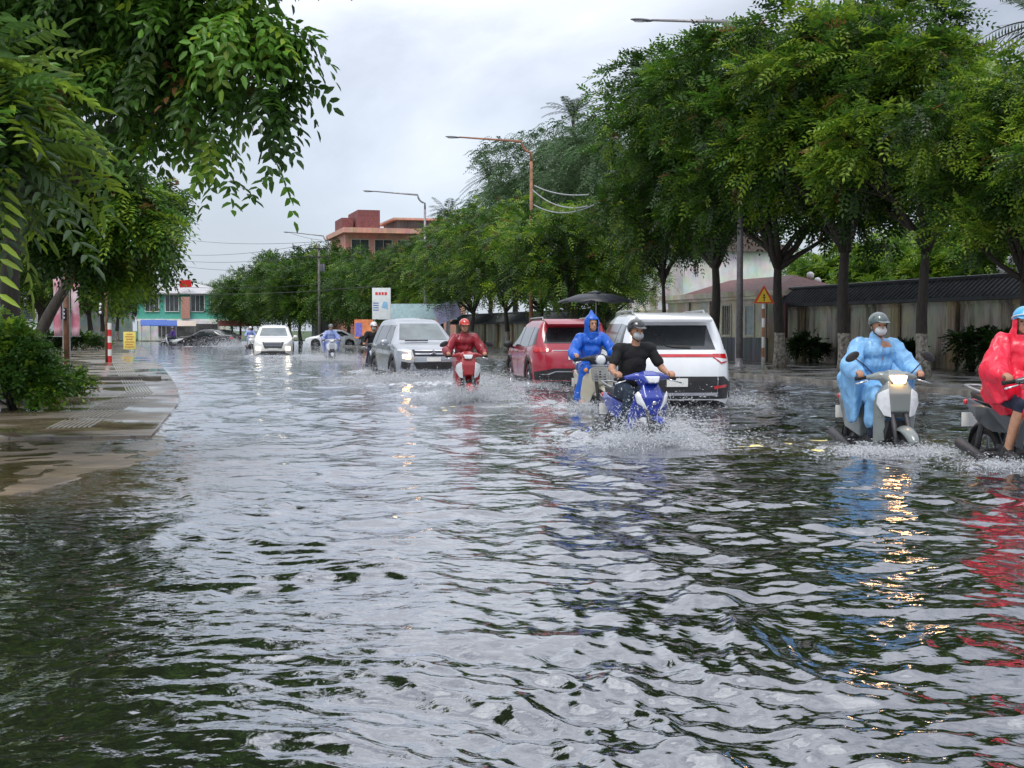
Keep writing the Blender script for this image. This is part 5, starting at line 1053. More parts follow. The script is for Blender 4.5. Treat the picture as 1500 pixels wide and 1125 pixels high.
# far market: blue tarpaulins, a blue truck, parked things
TARP=mat('blue tarpaulin',(.02,.08,.34),.45,var=.2,bump=.4,bscale=6)
def awning(label,px,w,s,z,m_,dep=2.4,grp=None):
    k=(px-750)/F; s*=KS; tt=s*(k*CS+SN)/(CS-k*SN); p=R(s,tt)
    a=thing('market_awning',label,'awning',(p.x,p.y,GZ),TH,grp); m=MB()
    m.hull([(-w/2,0,z-.25),(w/2,0,z-.25),(-w/2,dep,z),(w/2,dep,z),(-w/2,dep/2,z+.28),(w/2,dep/2,z+.28),(-w/2,0,z-.29),(w/2,0,z-.29),(-w/2,dep,z-.04),(w/2,dep,z-.04)]); m.build('canopy',m_,a,bevel=.02)
    for x in(-w/2+.1,w/2-.1):
        for y_ in(.1,dep-.1): q=MB(); q.tube([(x,y_,0),(x,y_,z-.25)],.03,6); q.build('pole',STEEL,a)
    return a
awning('blue market tarpaulin at the far left end of the road, nearest the blue truck',226,2.4,80,2.1,TARP,grp='tarpaulins of the far market'); awning('wider blue market tarpaulin right of the first one at the far end',240,2.6,84,2.1,TARP,grp='tarpaulins of the far market'); awning('pale market awning in front of the turquoise shop',262,3.5,88,2.1,mat('pale canvas',(.5,.42,.36),.8),grp='tarpaulins of the far market')
awning('dull red market awning right of the turquoise shop under the trees',352,4.2,86,2.1,mat('dull red canvas',(.16,.05,.04),.8),grp='tarpaulins of the far market')
def truck():
    g=G(216,497); a=thing('small_truck','small blue truck parked nose on at the far left under the tarpaulins','truck',(g.x,g.y,GZ),ROAD_HERE+.1); BP=paint('blue truck paint',(.03,.18,.38))
    m=MB(); m.hull([(.5,-.85,.5),(.5,.85,.5),(1.9,-.8,.5),(1.9,.8,.5),(1.95,-.78,1.15),(1.95,.78,1.15),(1.55,-.72,1.9),(1.55,.72,1.9),(.5,-.75,1.95),(.5,.75,1.95)]); m.build('cab',BP,a,bevel=.05)
    m=MB(); m.hull([(1.945,-.66,1.2),(1.945,.66,1.2),(1.62,-.62,1.80),(1.62,.62,1.80),(1.90,-.66,1.2),(1.90,.66,1.2),(1.57,-.62,1.80),(1.57,.62,1.80)]); 
    for i in range(len(m.v)): m.v[i]=(m.v[i][0]+.03,)+m.v[i][1:]
    m.build('windscreen',GLASS,a)
    m=MB(); m.box((-.9,0,.8),(2.7,1.7,.1)); 
    for s in(-1,1): m.box((-.9,s*.86,1.05),(2.7,.04,.4))
    m.box((-2.26,0,1.05),(.04,1.7,.4)); m.build('cargo_bed',BP,a)
    for x in(1.2,-1.5):
        for s in(-1,1): wheel(a,(x,s*.75,.30),.30,.2,s)
    for s in(-1,1): q=MB(); q.ell((1.95,s*.6,.85),(.04,.12,.1)); q.build('headlight',WHITELENS,a,smooth=True)
truck()
for i,(px,py,lb,pm) in enumerate(((232,498,'parked dark red motorbike left of the crossing rider, far away',REDB),(272,496,'parked maroon motorbike behind the black sedan',REDB),(284,495.5,'parked grey motorbike under the pale market awning',GREYP),(340,496,'parked dark motorbike by the dull red awning',DKP))):
    g=G(px,py); motorbike('motorbike',lb,(g.x,g.y,GZ),.5+i*1.1,'underbone',pm,vx=.022,mirrors=False,group='motorbikes parked at the far market')
# ------------------------------------------------------------------ parasol stall
PAR=mat('black parasol cloth',(.016,.018,.026),.42,var=.25,bump=.3,bscale=5)
g=AK(873,483,23.0); pa=thing('parasol','large black parasol standing on the pavement between the two SUVs','parasol',(g.x,g.y,.09),.2); m=MB(); n=8; RR_=1.15
vs=[(0,0,2.24)]
for r_,z in((.55,2.17),(RR_,1.95)):
    for k in range(32): a=2*PI*k/32; sag=(1-abs(math.cos(a*4)))*.10*(r_/RR_); rr=r_*(1-.06*(1-abs(math.cos(a*4)))); vs.append((rr*math.cos(a),rr*math.sin(a),z+sag*.6-.0))
m.v=vs; m.f=[(0,1+k,1+(k+1)%32) for k in range(32)]+[(1+k,33+k,33+(k+1)%32,1+(k+1)%32) for k in range(32)]; q=m.build('canopy',PAR,pa,smooth=True); z=q.modifiers.new('s','SOLIDIFY'); z.thickness=.01
m=MB(); m.tube([(0,0,0),(0,0,2.26)],.02,8); m.build('pole',STEEL,pa)
m=MB(); m.lathe([(.001,.10),(.2,.08),(.26,0)],16); m.build('base',GREYB,pa,smooth=True)
for k in range(8): a=2*PI*k/8; m=MB(); m.tube([(0,0,2.20),(RR_*math.cos(a),RR_*math.sin(a),1.945)],.008,5); m.build('rib',STEEL,pa)
m=MB(); m.add([(.3,0,2.245),(0,.3,2.245),(-.3,0,2.245),(0,-.3,2.245),(0,0,2.31)],[(0,1,4),(1,2,4),(2,3,4),(3,0,4),(3,2,1,0)]); m.build('vent_cap',PAR,pa)
# ------------------------------------------------------------------ lamp posts, poles, wires
LAMPM=mat('galvanised lamp post',(.24,.23,.24),.45,.5,var=.2); RUST=mat('rusty orange post',(.24,.11,.06),.6,var=.35,vscale=3)
def lamp(label,px,h,armx,armrise,name='street_lamp',col=LAMPM,t=17.8):
    p=L(px,t); h=A(0,h,p.y).z-.09; armx*=t/14.9*1.0; armrise*=1; a=thing(name,label,'street lamp',(p.x,p.y,.09),0,'cobra lamps over the road'); m=MB()
    m.tube([(0,0,-.2),(0,0,h-.9)],[.11,.07],12); m.lathe([(.2,0),(.2,.05),(.12,.12),(.12,.3)],12); m.build('pole',col,a,smooth=True)
    ln=armx; d=Vector((-math.cos(.05),-math.sin(.05),0)); pts=[(0,0,h-.9),(0,0,h-.5)]
    for k in range(1,7): q=k/6; pts.append(tuple(d*(.45*math.sin(q*PI/2))+Vector((0,0,h-.5+.42*(1-math.cos(q*PI/2))*1.0+.1*q))))
    e=Vector(pts[-1]); pts.append(tuple(e+d*(ln-.5)+Vector((0,0,armrise)))); m=MB(); m.tube(pts,[.06]*8+[.035],8); m.build('arm',col,a,smooth=True)
    e=Vector(pts[-1]); m=MB(); u=d; 
    for s_ in(0,): m.ell(e+u*.28,(.36,.10,.05),Matrix.Rotation(.05,3,'Z')@Matrix.Rotation(.06,3,'Y'))
    hd_=m.build('lamp_head',mat('dark lamp head',(.10,.10,.11),.4),a,smooth=True)
    m=MB(); m.ell(e+u*.32+Vector((0,0,-.035)),(.22,.07,.03)); m.build('lens',WHITELENS,hd_,smooth=True); return a
lamp('street lamp whose arm pokes out of the big trees at the picture top',1083,33,2.35,.02)
lamp('street lamp with an orange brown pole rising from the middle trees',778,208,2.85,.18,col=RUST)
lamp('street lamp with a curved grey neck left of the middle trees',623,286,2.8,.22)
lamp('farthest street lamp, small, in front of the salmon building',482,346,3.1,.35)
def pole(name,label,px,t,h,r=.13,s=None,cross=True):
    p=L(px,t); a=thing(name,label,'utility pole',(p.x,p.y,.05),.4); m=MB(); m.tube([(0,0,-.2),(0,0,h)],[r,r*.7],10); m.build('pole',mat('concrete pole',(.13,.12,.115),.8,var=.3,bump=.3),a,smooth=True)
    if cross:
        for z in(h-.4,h-1.1): m=MB(); m.box((0,-.1,z),(1.8,.09,.09)); c_=m.build('cross_arm',ENG,a); m=MB(); [m.cone((x,-.1,z+.05),(x,-.1,z+.18),.035,.025) for x in(-.8,-.35,.35,.8)]; m.build('insulator',mat('brown insulator',(.12,.05,.03),.3),c_,smooth=True)
        m=MB(); m.box((.2,-.2,h-2.0),(.4,.3,.6)); m.build('junction_box',GREYB,a,bevel=.02)
    return p
pp=pole('utility_pole','concrete utility pole with cross arms among the far trees below the salmon building',468,14.6,8.3)
def cable(label,a,b,sag,r=.012):
    pts=[]; 
    for k in range(19): q=k/18; p=Vector(a).lerp(Vector(b),q); p.z-=sag*4*q*(1-q); pts.append(p)
    m=MB(); m.tube(pts,r,5); return tag(m.build('power_cable',BLACK,smooth=True),label,'cable','cables over the far road')
Yp=pp.y/KY
for i,(ax,ay,ad,bx,by,bd_,sg,lb) in enumerate(((250,348,95,492,352,Yp,.5,'uppermost thin cable across the sky left of the salmon building'),(250,372,90,490,350,Yp,.6,'cable rising to the right across the pale sky'),(245,380,90,470,372,Yp,.5,'level cable just below the rising one'),(255,388,88,560,372,60,.9,'lowest cable that still shows against the sky'),(200,415,85,590,404,58,.7,'cable sagging in front of the far tree tops'),(200,426,80,580,416,52,.5,'cable in front of the far dark foliage'),(425,341,75,472,352,Yp,.1,'short cable under the farthest street lamp'))):
    cable(lb,AK(ax,ay,ad),AK(bx,by,bd_),sg,.018)
for ax,ay,ad,bx,by,bd_,sg,lb in((783,272,32,862,285,27,.15,'pale cable leaving the rusty lamp pole to the right'),(780,278,32,860,302,27,.3,'second cable hanging from the rusty lamp pole over the foliage'),(782,300,32,870,300,27,.3,'slack cable low on the rusty lamp pole')):
    o=cable(lb,AK(ax,ay,ad),AK(bx,by,bd_),sg,.024); o.data.materials[0]=STEEL; o['group']='cables on the rusty lamp pole'
# ------------------------------------------------------------------ signs
SIGNO=mat('orange sign face',(.62,.20,.02),.4,var=.1); SIGNY=mat('yellow sign face',(.72,.50,.03),.4,var=.06)
def warnsign():
    y=23.2*KY; p=A(1118,483,y); a=thing('warning_sign','orange triangular warning sign on a banded post in front of the gatehouse','road sign',(p.x,p.y,.09),.12); H_=A(1118,442,y).z-.09
    m=MB(); m.tube([(0,0,-.1),(0,0,H_+.35)],.045,10); m.build('post',PLATE,a,smooth=True)
    for z in(.35,.95,1.5): m=MB(); m.lathe([(.047,z),(.047,z+.28)],12); m.build('orange_band',RUST,a)
    w=.50; b=MB(); b.add([(-w/2-.07,-.06,H_-.05),(w/2+.07,-.06,H_-.05),(0,-.06,H_+.49),(-w/2-.07,-.045,H_-.05),(w/2+.07,-.045,H_-.05),(0,-.045,H_+.49)],[(0,1,2),(5,4,3),(0,3,4,1),(1,4,5,2),(2,5,3,0)]); b.build('sign_border',mat('sign red border',(.55,.06,.02),.4),a)
    b=MB(); b.add([(-w/2+.03,-.066,H_-.01),(w/2-.03,-.066,H_-.01),(0,-.066,H_+.39),(-w/2+.03,-.061,H_-.01),(w/2-.03,-.061,H_-.01),(0,-.061,H_+.39)],[(0,1,2),(5,4,3),(0,3,4,1),(1,4,5,2),(2,5,3,0)]); f=b.build('sign_face',SIGNY,a)
    b=MB(); b.box((0,-.070,H_+.06),(.03,.006,.10)); b.box((0,-.070,H_+.13),(.09,.006,.03)); b.ell((0,-.070,H_+.19),(.028,.004,.028)); b.build('pictogram',BLACK,f)
warnsign()
def gantry_board():
    y=44*KY; p=A(559,483,y); a=thing('billboard','tall white roadside board with a red heading left of the silver people carrier','billboard',(p.x,p.y,.05),.0); s=y/F
    z0,z1=A(0,469,y).z,A(0,423,y).z; w=27*s; m=MB(); m.box((0,0,(z0+z1)/2),(w,.12,z1-z0)); pn=m.build('panel',mat('white board face',(.62,.66,.66),.4,var=.05),a,bevel=.01)
    m=MB(); 
    for k,(x,l) in enumerate(((-.26,.14),(-.09,.12),(.07,.12),(.24,.14))): m.box((x*w,-.066,z1-.32),(l*w,.008,.16))
    m.build('red_heading',mat('sign red paint',(.6,.05,.05),.4),pn)
    m=MB(); [m.box((-.30*w,-.066,z1-.85-.13*k),(.30*w,.008,.05)) for k in range(4)]; m.build('blue_text_lines',mat('sign blue paint',(.04,.10,.35),.4),pn)
    m=MB(); m.hull([(.0,-.065,z1-1.1),(.12*w,-.065,z1-.75),(.2*w,-.065,z1-1.15),(.32*w,-.065,z1-.8),(.36*w,-.065,z1-1.2),(.0,-.07,z1-1.1),(.12*w,-.07,z1-.75),(.2*w,-.07,z1-1.15),(.32*w,-.07,z1-.8),(.36*w,-.07,z1-1.2)]); m.build('blue_picture',mat('sign pale blue paint',(.22,.42,.6),.4),pn)
    for x in(-.38*w,.38*w): m=MB(); m.tube([(x,.08,-.2),(x,.08,z1-.1)],.05,8); m.build('post',STEEL,a)
gantry_board()
p=AK(533,483,46); a=thing('advert_board','small orange and blue advert board beyond the rider in dark clothes','advert',(p.x,p.y,.05),0)
m=MB(); m.box((0,0,1.25),(1.1,.08,1.1)); pn=m.build('panel',mat('orange advert print',(.6,.2,.08),.5,var=.3,vscale=2),a); m=MB(); m.box((-.3,-.045,1.2),(.4,.006,.8)); m.build('blue_print',mat('violet advert print',(.15,.14,.45),.5,var=.3),pn)
for x in(-.4,.4): m=MB(); m.tube([(x,.06,-.2),(x,.06,1.3)],.03,6); m.build('post',STEEL,a)
p=AK(612,483,50); a=thing('billboard','pale blue awning board glimpsed over the roof of the silver people carrier','billboard',(p.x,p.y,.05),0); m=MB(); m.box((0,0,2.35),(5.0,.2,1.0)); m.build('panel',mat('pale blue board',(.40,.56,.60),.5),a)
for x in(-2,2): m=MB(); m.tube([(x,.15,-.2),(x,.15,2.6)],.06,6); m.build('post',STEEL,a)
p=AK(655,483,48); a=thing('advert_board','tilted white and violet banner between the people carrier and the tree trunks','advert',(p.x,p.y,.05),0); m=MB(); m.box((0,0,2.3),(1.5,.05,1.1),M=Matrix.Rotation(-.4,3,'Y')); m.build('banner',mat('white violet banner',(.42,.42,.62),.5,var=.25,vscale=2),a); m=MB(); m.tube([(.0,.05,-.1),(0,.05,2.9)],.04,6); m.build('post',STEEL,a)
# left pavement furniture
def flag_banner(label,px,w_px,y0,y1,Y,side):
    Y=Y*KY
    p=A(px,500,Y); a=thing('banner_flag',label,'banner',(p.x,p.y,kz),0,'pink and white pole banners'); z1=A(0,y0,Y).z-kz; z0=A(0,y1,Y).z-kz; w=w_px*Y/F
    m=MB()
    for k in range(9): z=z0+(z1-z0)*k/8; dx=.03*math.sin(k*1.1+side); m.v+=[(-w/2,dx,z),(0,dx*1.6,z),(w/2,dx,z)]
    for k in range(8): m.f+=[(3*k,3*k+1,3*k+4,3*k+3),(3*k+1,3*k+2,3*k+5,3*k+4)]
    m_=bpy.data.materials.get('pink banner cloth')
    if not m_:
        m_=bm_mat_noise('pink banner cloth',(.50,.16,.22),(.62,.52,.56),1.6,(.5,.7),.1,(1,1,.6),3,.40,.58)
    q=m.build('cloth',m_,a,smooth=True); s=q.modifiers.new('s','SOLIDIFY'); s.thickness=.008
    m=MB(); m.tube([(-w/2-.04,0,z1+.02),(w/2+.04,0,z1+.02)],.012,6); m.tube([(-w/2-.04,0,z0-.02),(w/2+.04,0,z0-.02)],.012,6); m.build('rod',STEEL,a)
    m=MB(); m.tube([(side*(w/2+.06),0,-.15),(side*(w/2+.06),0,z1+.05)],.02,6); m.build('pole',STEEL,a); return a
flag_banner('pink and white banner left of the brown post',84.5,11,407,492,26.5,1); flag_banner('pink and white banner right of the brown post',111,11.5,412,492,26.8,-1)
BRN=mat('brown painted post',(.18,.09,.05),.6,var=.35,vscale=3,bump=.3)
p=G(97,535,kz); a=thing('signal_post','thick brown post with small signal lamps between the two pink banners','post',(p.x,p.y,kz),0); h=A(0,400,p.y).z; m=MB(); m.tube([(0,0,-.2),(0,0,h)],[.13,.10],12); m.build('post',BRN,a,smooth=True)
m=MB(); m.box((.0,-.14,A(0,460,p.y).z-kz),(.14,.12,.42)); q=m.build('signal_box',BLACK,a,bevel=.01)
for k in range(3): m=MB(); m.ell((0,-.205,A(0,460,p.y).z-kz+.13-.13*k),(.045,.02,.045)); m.build('lens',WHITELENS,q,smooth=True)
p=G(161,531,kz); a=thing('striped_post','red and white striped post with a signal box by the yellow board','post',(p.x,p.y,kz),0); h=A(0,473,p.y).z-kz
for k in range(6): m=MB(); z0=h*k/6; m.lathe([(.001,z0),(.075,z0),(.075,z0+h/6-.001),(.001,z0+h/6-.001)],12); m.build('stripe',PLATE if k%2 else mat('signal red paint',(.5,.03,.03),.45),a)
m=MB(); m.tube([(-.12,0,0),(-.12,0,3.6)],.05,8); m.build('pole',BRN,a,smooth=True); m=MB(); m.box((-.30,-.05,2.0),(.20,.14,.5)); q=m.build('signal_box',BLACK,a,bevel=.01)
for k in range(3): m=MB(); m.ell((-.30,-.125,2.15-.15*k),(.055,.02,.055)); m.build('lens',WHITELENS,q,smooth=True)
p=G(190,516,kz); a=thing('notice_board','yellow notice board on short legs at the end of the left pavement','sign',(p.x,p.y,kz),0); Y=p.y; w=18*Y/F; z1=A(0,486,Y).z-kz; z0=.16
m=MB(); m.box((0,0,(z0+z1)/2),(w,.05,z1-z0)); q=m.build('panel',mat('yellow board face',(.66,.56,.14),.5,var=.1),a,bevel=.005)
m=MB(); [m.box((0,-.03,z0+(z1-z0)*u),(w*l,.008,(z1-z0)*.05)) for u,l in((.86,.5),(.72,.7),(.58,.55),(.42,.75),(.28,.6),(.14,.7))]; m.build('text_lines',mat('orange lettering',(.5,.18,.05),.5),q)
for x in(-w*.4,w*.4): m=MB(); m.tube([(x,.03,-.1),(x,.03,z1)],.02,6); m.build('leg',STEEL,a)
# globe lamps behind the wall
GLOBE=mat('white globe glass',(.72,.72,.74),.2,var=.03)
for lb,px,py,n,t in(('cluster of white globe lamps above the wall by the gatehouse roof',1186,412,3,25),('cluster of white globe lamps above the wall at the right edge',1480,392,3,25)):
    p=L(px,t); a=thing('globe_lamp',lb,'lamp',(p.x,p.y,.1),0,'globe lamps behind the wall'); z=A(0,py,p.y).z-.1; m=MB(); m.tube([(0,0,0),(0,0,z)],.05,8); m.build('pole',LAMPM,a,smooth=True)
    for k,(dx,dz) in enumerate(((-.30,-.02),(.0,.22),(.28,0.0))): m=MB(); m.ell((dx,0,z+dz),(.15,.15,.15)); m.build('globe',GLOBE,a,smooth=True); 
    m=MB(); m.tube([(-.30,0,z-.16),(0,0,z-.22),(.28,0,z-.14)],.02,6); m.build('bracket',LAMPM,a)
# ------------------------------------------------------------------ trees, right side
def ell_clumps(seed,n,R0,z0,z1,rc,flat=1.0,off=(0,0)):
    g=random.Random(seed); o=[]
    zm=(z0+z1)/2; hz=(z1-z0)/2
    o.append(((off[0],off[1],zm),(R0*.5,R0*.5,hz*.55)))
    for i in range(n):
        a=i*2.39996+g.uniform(-.3,.3); u=-.8+1.7*(i+.5)/n; rr=math.sqrt(max(0,1-u*u))*g.uniform(.7,1.08)
        r=rc*g.uniform(.75,1.25); o.append(((off[0]+math.cos(a)*rr*(R0-r*.5),off[1]+math.sin(a)*rr*(R0-r*.5),zm+u*(hz-r*.5)),(r,r,r*.72)))
    return o
BIG=make_tree('big dark street tree with its trunk right behind the warning sign',L(1140,19.24,.09),ell_clumps(1,23,4.3,3.0,10.6,1.15),8000,3.4,.19,seed=1,yg=.12,rd=.01)
BIG2=make_tree('whitewashed street tree whose trunk stands just left of the pale blue rider',L(1236,19.03,.09),ell_clumps(2,20,3.5,3.4,10.5,1.1),7400,3.7,.20,seed=2,yg=.34,rd=.02)
BIG3=make_tree('street tree with whitewashed foot just right of the pale blue rider',L(1352,19.24,.09),ell_clumps(3,18,3.2,3.2,8.7,1.0),6800,3.4,.17,seed=3,yg=.36,rd=.015)
grp='street trees on the right pavement'
for o in(BIG,BIG2,BIG3): o['group']=grp
dup(BIG,L(1046,19.46,.09),2.1,'street tree with a leaning forked trunk right behind the white SUV',grp,(1.05,1.05,1.08))
dup(BIG2,L(1500,18.39,.09),1.2,'dark street tree cut by the right edge behind the rider in the red poncho',grp,.66)
dup(BIG3,L(1640,18.60,.09),.7,'street tree outside the right edge whose crown reaches into the picture',grp,.70)
dup(BIG3,L(972,19.88,.09),3.3,'slim street tree between the villa and the white SUV',grp,(.62,.62,.95))
# lower, rounder trees farther along
MID=make_tree('round low tree behind the parasol, right end of the middle row',L(838,18.81,.09),ell_clumps(5,22,3.1,1.8,7.0,1.1),4600,2.1,.15,seed=5,ll=.16,lw=.07,Ls=.46,K=4,yg=.25,rd=.02,droop=.35)
MID2=make_tree('spreading tree with bright green top behind the red rider',L(742,19.03,.09),ell_clumps(6,22,3.7,2.0,8.4,1.25),5200,2.4,.16,seed=6,ll=.16,lw=.07,Ls=.48,K=4,yg=.18,rd=.03,droop=.35)
g2='trees of the middle row on the right pavement'; MID['group']=g2; MID2['group']=g2
dup(MID,L(792,19.46,.09),1.3,'bright tree second from the right in the middle row',g2,1.08)
dup(MID2,L(692,19.46,.09),2.4,'dark tree in the middle row over the roof of the silver people carrier',g2,.98)
dup(MID,L(648,19.78,.09),3.9,'tree of the middle row behind the left half of the silver people carrier',g2,1.08)
dup(MID2,L(612,19.67,.09),5.0,'leftmost tree of the middle row below the curved lamp',g2,.92)
dup(MID,L(884,22.3,.09),4.4,'tree of the middle row standing nearest the villa',g2,.86)
# taller trees behind the middle row, leaf colour paled to imitate mist
TALL=make_tree('tall hazy green tree behind the rusty lamp pole',L(815,30,.1),ell_clumps(8,22,4.2,5,12.4,1.4),5200,6,.25,name='tall_tree',seed=8,bark=BARK,ll=.2,lw=.06,Ls=.6,K=5,yg=.03,rd=0,pal=(BG*.8,BG*1.6,np.array((.10,.2,.06)),RD),droop=.8)
TALL['group']='tall trees behind the right hand wall'
TALL.scale=(1.3,)*3
dup(TALL,L(895,29,.1),1.9,'tall hazy tree between the rusty lamp pole and the big group','tall trees behind the right hand wall',1.2)
dup(TALL,L(755,30,.1),3.9,'tall hazy tree left of the rusty lamp pole above the middle row','tall trees behind the right hand wall',1.12)
GARD=make_tree('bright yellow green garden tree just behind the middle of the long wall',L(1258,30,.1),ell_clumps(15,18,3.0,1.6,7.0,1.1),4200,2.1,.15,name='garden_tree',seed=15,bark=BARK,ll=.2,lw=.09,Ls=.46,K=4,yg=.5,rd=.0,pal=(MG*.7,MG*1.5,YG*1.1,RD)); GARD['group']='garden trees behind the long wall'; GARD.scale=(.7,)*3
for i,(px,t,sc,lb) in enumerate(((1290,27,.60,'bright garden tree behind the wall left of the pale blue rider'),(1385,27,.62,'bright garden tree behind the wall between the scooter rider and the red poncho'),(1210,28,.62,'bright garden tree behind the gatehouse roof'),(1480,28,.66,'bright garden tree behind the wall at the right edge'),(1330,40,.95,'garden tree far behind the wall, lighter and taller'),(1110,36,.85,'garden tree behind the gatehouse'))):
    dup(GARD,L(px,t+1.5,.1),i*1.1,lb,'garden trees behind the long wall',sc*1.08)
# far trees beyond, across the end of the road
FAR=make_tree('dark bushy tree at the far end of the road left of the cream SUV',L(385,9.6,.05),ell_clumps(11,18,3.4,1.2,7.4,1.2),3800,2.0,.18,name='tree',seed=11,bark=BARK,ll=.22,lw=.10,Ls=.6,K=3,yg=.10,rd=0,pal=(DG*1.1,MG*.9,YG*.8,RD),droop=.3)
FAR.location=RK(86,10.5,.05); g3='far trees closing the road'; FAR['group']=g3
for i,(px,s,sc,lb) in enumerate(((352,90,.86,'far tree right of the turquoise shop'),(415,80,1.12,'far tree directly above the cream SUV'),(440,76,1.02,'far tree right of the cream SUV'),(470,74,1.12,'far tree around the utility pole'),(510,72,1.08,'far tree in front of the salmon building'),(545,66,.98,'far tree over the tall white board'),(580,62,.95,'far tree between the tall white board and the middle row'),(425,92,1.35,'taller far tree behind the cream SUV'),(485,88,1.45,'tallest far tree left of the salmon building'),(340,110,1.0,'farthest tree above the turquoise shop roof'),(300,112,1.0,'farthest tree left of the turquoise shop flag'),(530,80,1.2,'far tree half in front of the salmon building'))):
    
    # t such that the point shows at column px: x/y=(px-750)/F
    k=(px-750)/F; s*=KS; tt=s*(k*CS+SN)/(CS-k*SN); dup(FAR,R(s,tt,.05),i*1.3,lb,g3,sc)
# ------------------------------------------------------------------ trees, left side
def PC(px,py,Y,rpx,fl=.8,dy=1.0):
    Y=Y*KY; c=A(px,py,Y); r=rpx*Y/F; return (c,(r,r*dy,r*fl))
def rel(cl,o): return [(tuple(Vector(c)-Vector(o)),r) for c,r in cl]
o0=Vector(G(22,592,kz)); o0.z=kz
cl=[PC(60,30,10.5,95),PC(170,20,10,95),PC(280,40,9.6,85),PC(365,45,9.2,55),PC(405,55,9.3,24),PC(110,110,10.5,75),PC(220,115,10,70),PC(305,125,9.6,48),PC(375,135,9.2,30),PC(420,125,9.4,16),PC(395,190,9.2,14),PC(402,235,9.2,8),PC(318,200,9.4,16),PC(318,250,9.4,8),PC(265,190,9.8,26),PC(180,190,10,35),PC(200,-120,10,160),PC(40,-140,10.5,160),PC(330,-100,9.4,110),PC(120,-330,10,180),PC(260,-290,9.5,130),PC(-120,0,11,150),PC(-120,-260,11,180),PC(435,125,9.4,16),PC(432,50,9.3,15),PC(452,150,9.3,6),PC(408,255,9.2,9),PC(400,150,9.2,20),PC(325,265,9.4,9),PC(-300,-200,10,240)]
T0=make_tree('huge leafy tree overhanging from the upper left corner, dark trunk at the edge',o0,rel(cl,o0),9000,3.6,.19,hi=True,pal=(DG*1.7,MG*1.25,YG,RD),seed=21,bark=BARK,ll=.175,lw=.068,Ls=.36,K=4,droop=.55,yg=.07,rd=.012,shell=.35,down=.9,limbs=16,fork=.9)
# the drooping twig tips with young reddish leaves
o1=Vector(G(-90,640,kz)); o1.z=kz
cl=[PC(-70,200,7.6,60),PC(0,170,7.4,35),PC(15,235,7.3,25),PC(-30,120,7.6,60)]
make_tree('young tree at the left edge with long yellow green feathery leaves',o1,rel(cl,o1),260,2.0,.07,hi=True,name='young_tree',seed=22,bark=BARK,ll=.24,lw=.055,Ls=.85,K=10,droop=.45,yg=.35,rd=0,pal=(BG*.7,MG*1.2,YG,RD),down=.35,limbs=6)
o2=Vector(G(50,548,kz)); o2.z=kz
cl=[PC(60,300,16,70),PC(150,300,16,60),PC(200,330,16,50),PC(110,360,16,40),PC(175,395,16.5,42),PC(225,295,17,42),PC(150,250,16,50),PC(215,385,17,30),PC(-40,330,16,70)]
make_tree('leaning forked tree behind the bush on the left pavement',o2,rel(cl,o2),4600,3.0,.20,seed=23,bark=BARK,lean=(1.3,.1),ll=.15,lw=.06,Ls=.42,K=5,yg=.30,rd=.02,droop=.5,shell=.4,down=.5,pal=(DG*1.5,MG*1.3,YG,RD))
g4='trees along the left pavement'
o3=Vector(G(132,507,kz)); o3.z=kz; Y3=o3.y
LT=make_tree('tree with a whitewashed trunk behind the right hand pink banner',o3,ell_clumps(31,18,3.4,2.2,8.2,1.2),4600,2.6,.24,seed=31,ll=.19,lw=.08,Ls=.5,K=4,yg=.28,rd=.03,droop=.5); LT['group']=g4
for i,(px,py,sc,lb) in enumerate(((150,504,1.0,'left pavement tree just behind the striped post'),(172,500,1.0,'left pavement tree above the yellow board'),(60,514,.9,'left side tree standing in the park behind the bush'),(185,497.5,.95,'last tree of the left pavement before the far market'),(10,508,1.1,'park tree at the far left edge'),(110,499,1.3,'tall park tree behind the banners'))):
    g=G(px,py,kz); dup(LT,(g.x,g.y,kz),1.7*i+.8,lb,g4,sc)
bush('leafy_bush','dense bright green leafy bush at the left edge of the flooded pavement',(*G(28,600,kz)[:2],kz),[((-.15,0,.7),(.6,.5,.5)),((-.6,.1,.9),(.55,.5,.42)),((.25,0,.42),(.42,.4,.36)),((-.3,.2,1.12),(.32,.32,.24)),((-1.2,0,.7),(.6,.5,.6)),((.48,-.1,.28),(.26,.26,.2))],1500,cat='bush',seed=41,pal=(DG*2.6,MG*1.7,YG*1.2,RD),yg=.35,ll=.10,lw=.05)
bush('fern_clump','low fresh green clump right of the leafy bush',(*G(92,580,kz)[:2],kz),[((0,0,.25),(.45,.3,.25))],260,cat='plant',seed=42,yg=.3)
bush('hedge','clipped green hedge behind the pink banners on the left',(*G(70,512,kz)[:2],kz),[((-2,0,.5),(1.6,.8,.6)),((0,0,.5),(1.6,.8,.6)),((2,0,.5),(1.3,.8,.6))],1400,cat='hedge',seed=43,ll=.16,lw=.08,Ls=.3)
for i,(px,lb,sc) in enumerate(((1186,'round dark shrub by the gatehouse door',1.0),(1425,'dark shrub against the wall between the two trees',1.1),(1330,'small shrub at the wall foot right of the pale blue rider',.7),(1478,'dark shrub against the wall beside the red poncho',1.05))):
    p=L(px,22.4,.09); bush('shrub',lb,p,[((0,0,.55*sc),(.55*sc,.5*sc,.5*sc))],420,cat='shrub',seed=50+i,pal=(DG*.8,DG*1.5,MG,RD),yg=.03,ll=.11,lw=.06,group='shrubs along the wall')
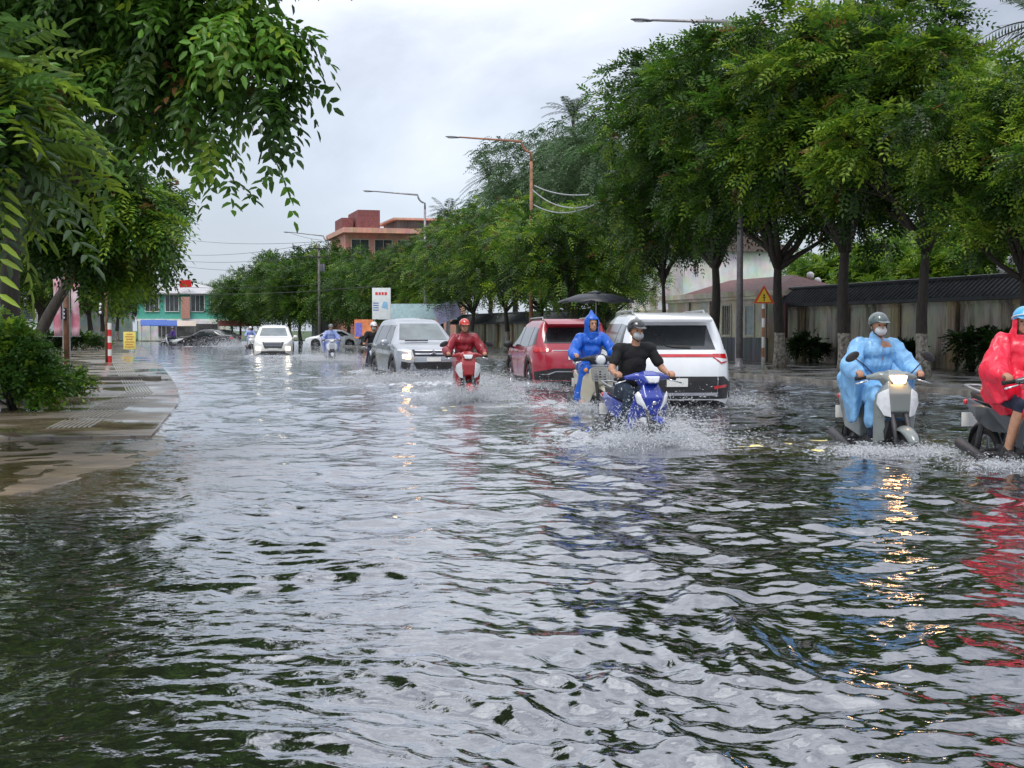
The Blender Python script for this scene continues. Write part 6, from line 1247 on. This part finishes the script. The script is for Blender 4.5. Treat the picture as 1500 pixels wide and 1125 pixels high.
# ------------------------------------------------------------------ palms
PALM=leaf_mat('palm leaf')
def palm(label,loc,h,seed,nf=22,Lf=3.2,grp=None):
    g=random.Random(seed); t=thing('palm_tree',label,'palm',loc,0,grp); m=MB(); m.tube([(.25*math.sin(k*.3),.0,h*k/10-.1) for k in range(11)],[.20-.008*k for k in range(11)],10); m.build('trunk',BARK,t,smooth=True)
    V=[];Q=[];top=Vector((.25*math.sin(3),0,h-.1)); rc=MB()
    for i in range(nf):
        a=i*2.4+g.uniform(-.2,.2); el=g.uniform(-.3,1.2); d=Vector((math.cos(a)*math.cos(el),math.sin(a)*math.cos(el),math.sin(el))); l=Lf*g.uniform(.8,1.1); pts=[]
        for k in range(15): q=k/14; pts.append(top+d*l*q+Vector((0,0,-1.1*l*.42*q*q*(1.2-.3*el))))
        rc.tube(pts,[.03-.0018*k for k in range(15)],5)
        for k in range(1,15):
            for sub in(0,.5):
                if k+sub>=14.4: continue
                p0=pts[k-1].lerp(pts[k],sub); dd=(pts[k]-pts[k-1]).normalized(); s0=dd.cross(Vector((0,0,1)))
                if s0.length<.01: continue
                s0.normalize(); ll=.62*math.sin(PI*(.12+.8*k/15))*g.uniform(.85,1.1)*Lf/3.2
                for sg in(-1,1):
                    e=(s0*sg+dd*.55+Vector((0,0,g.uniform(-.55,-.1)))).normalized(); wv=dd*.028*Lf/3
                    n=len(V); V+= [p0-wv,p0+e*ll*.5-wv*.9,p0+e*ll,p0+e*ll*.5+wv*.9]; Q.append((n,n+1,n+2,n+3))
    rc.build('frond_rib',BARK,t,smooth=True); V=np.array([tuple(v) for v in V]); T=np.tile(BG*.55,(len(V),1))*np.repeat(np.random.default_rng(seed).uniform(.6,1.4,(len(V)//4,1)),4,0); npmesh('frond',V,np.array(Q),PALM,t,tint=T); return t
g5='palms behind the right hand trees'
palm('palm with long fronds just left of the rusty lamp pole',L(716,29,.1),14.2,61,grp=g5)
p=palm('palm crown at the top right corner of the picture',L(1530,23.5,.1),9.4,62,Lf=3.4,grp=g5)
palm('hazy palm behind the tall trees right of the rusty lamp pole',L(838,33,.1),18.0,63,grp=g5)
palm('palm rising above the curved lamp and the middle row',L(655,29,.1),12.3,64,grp=g5)
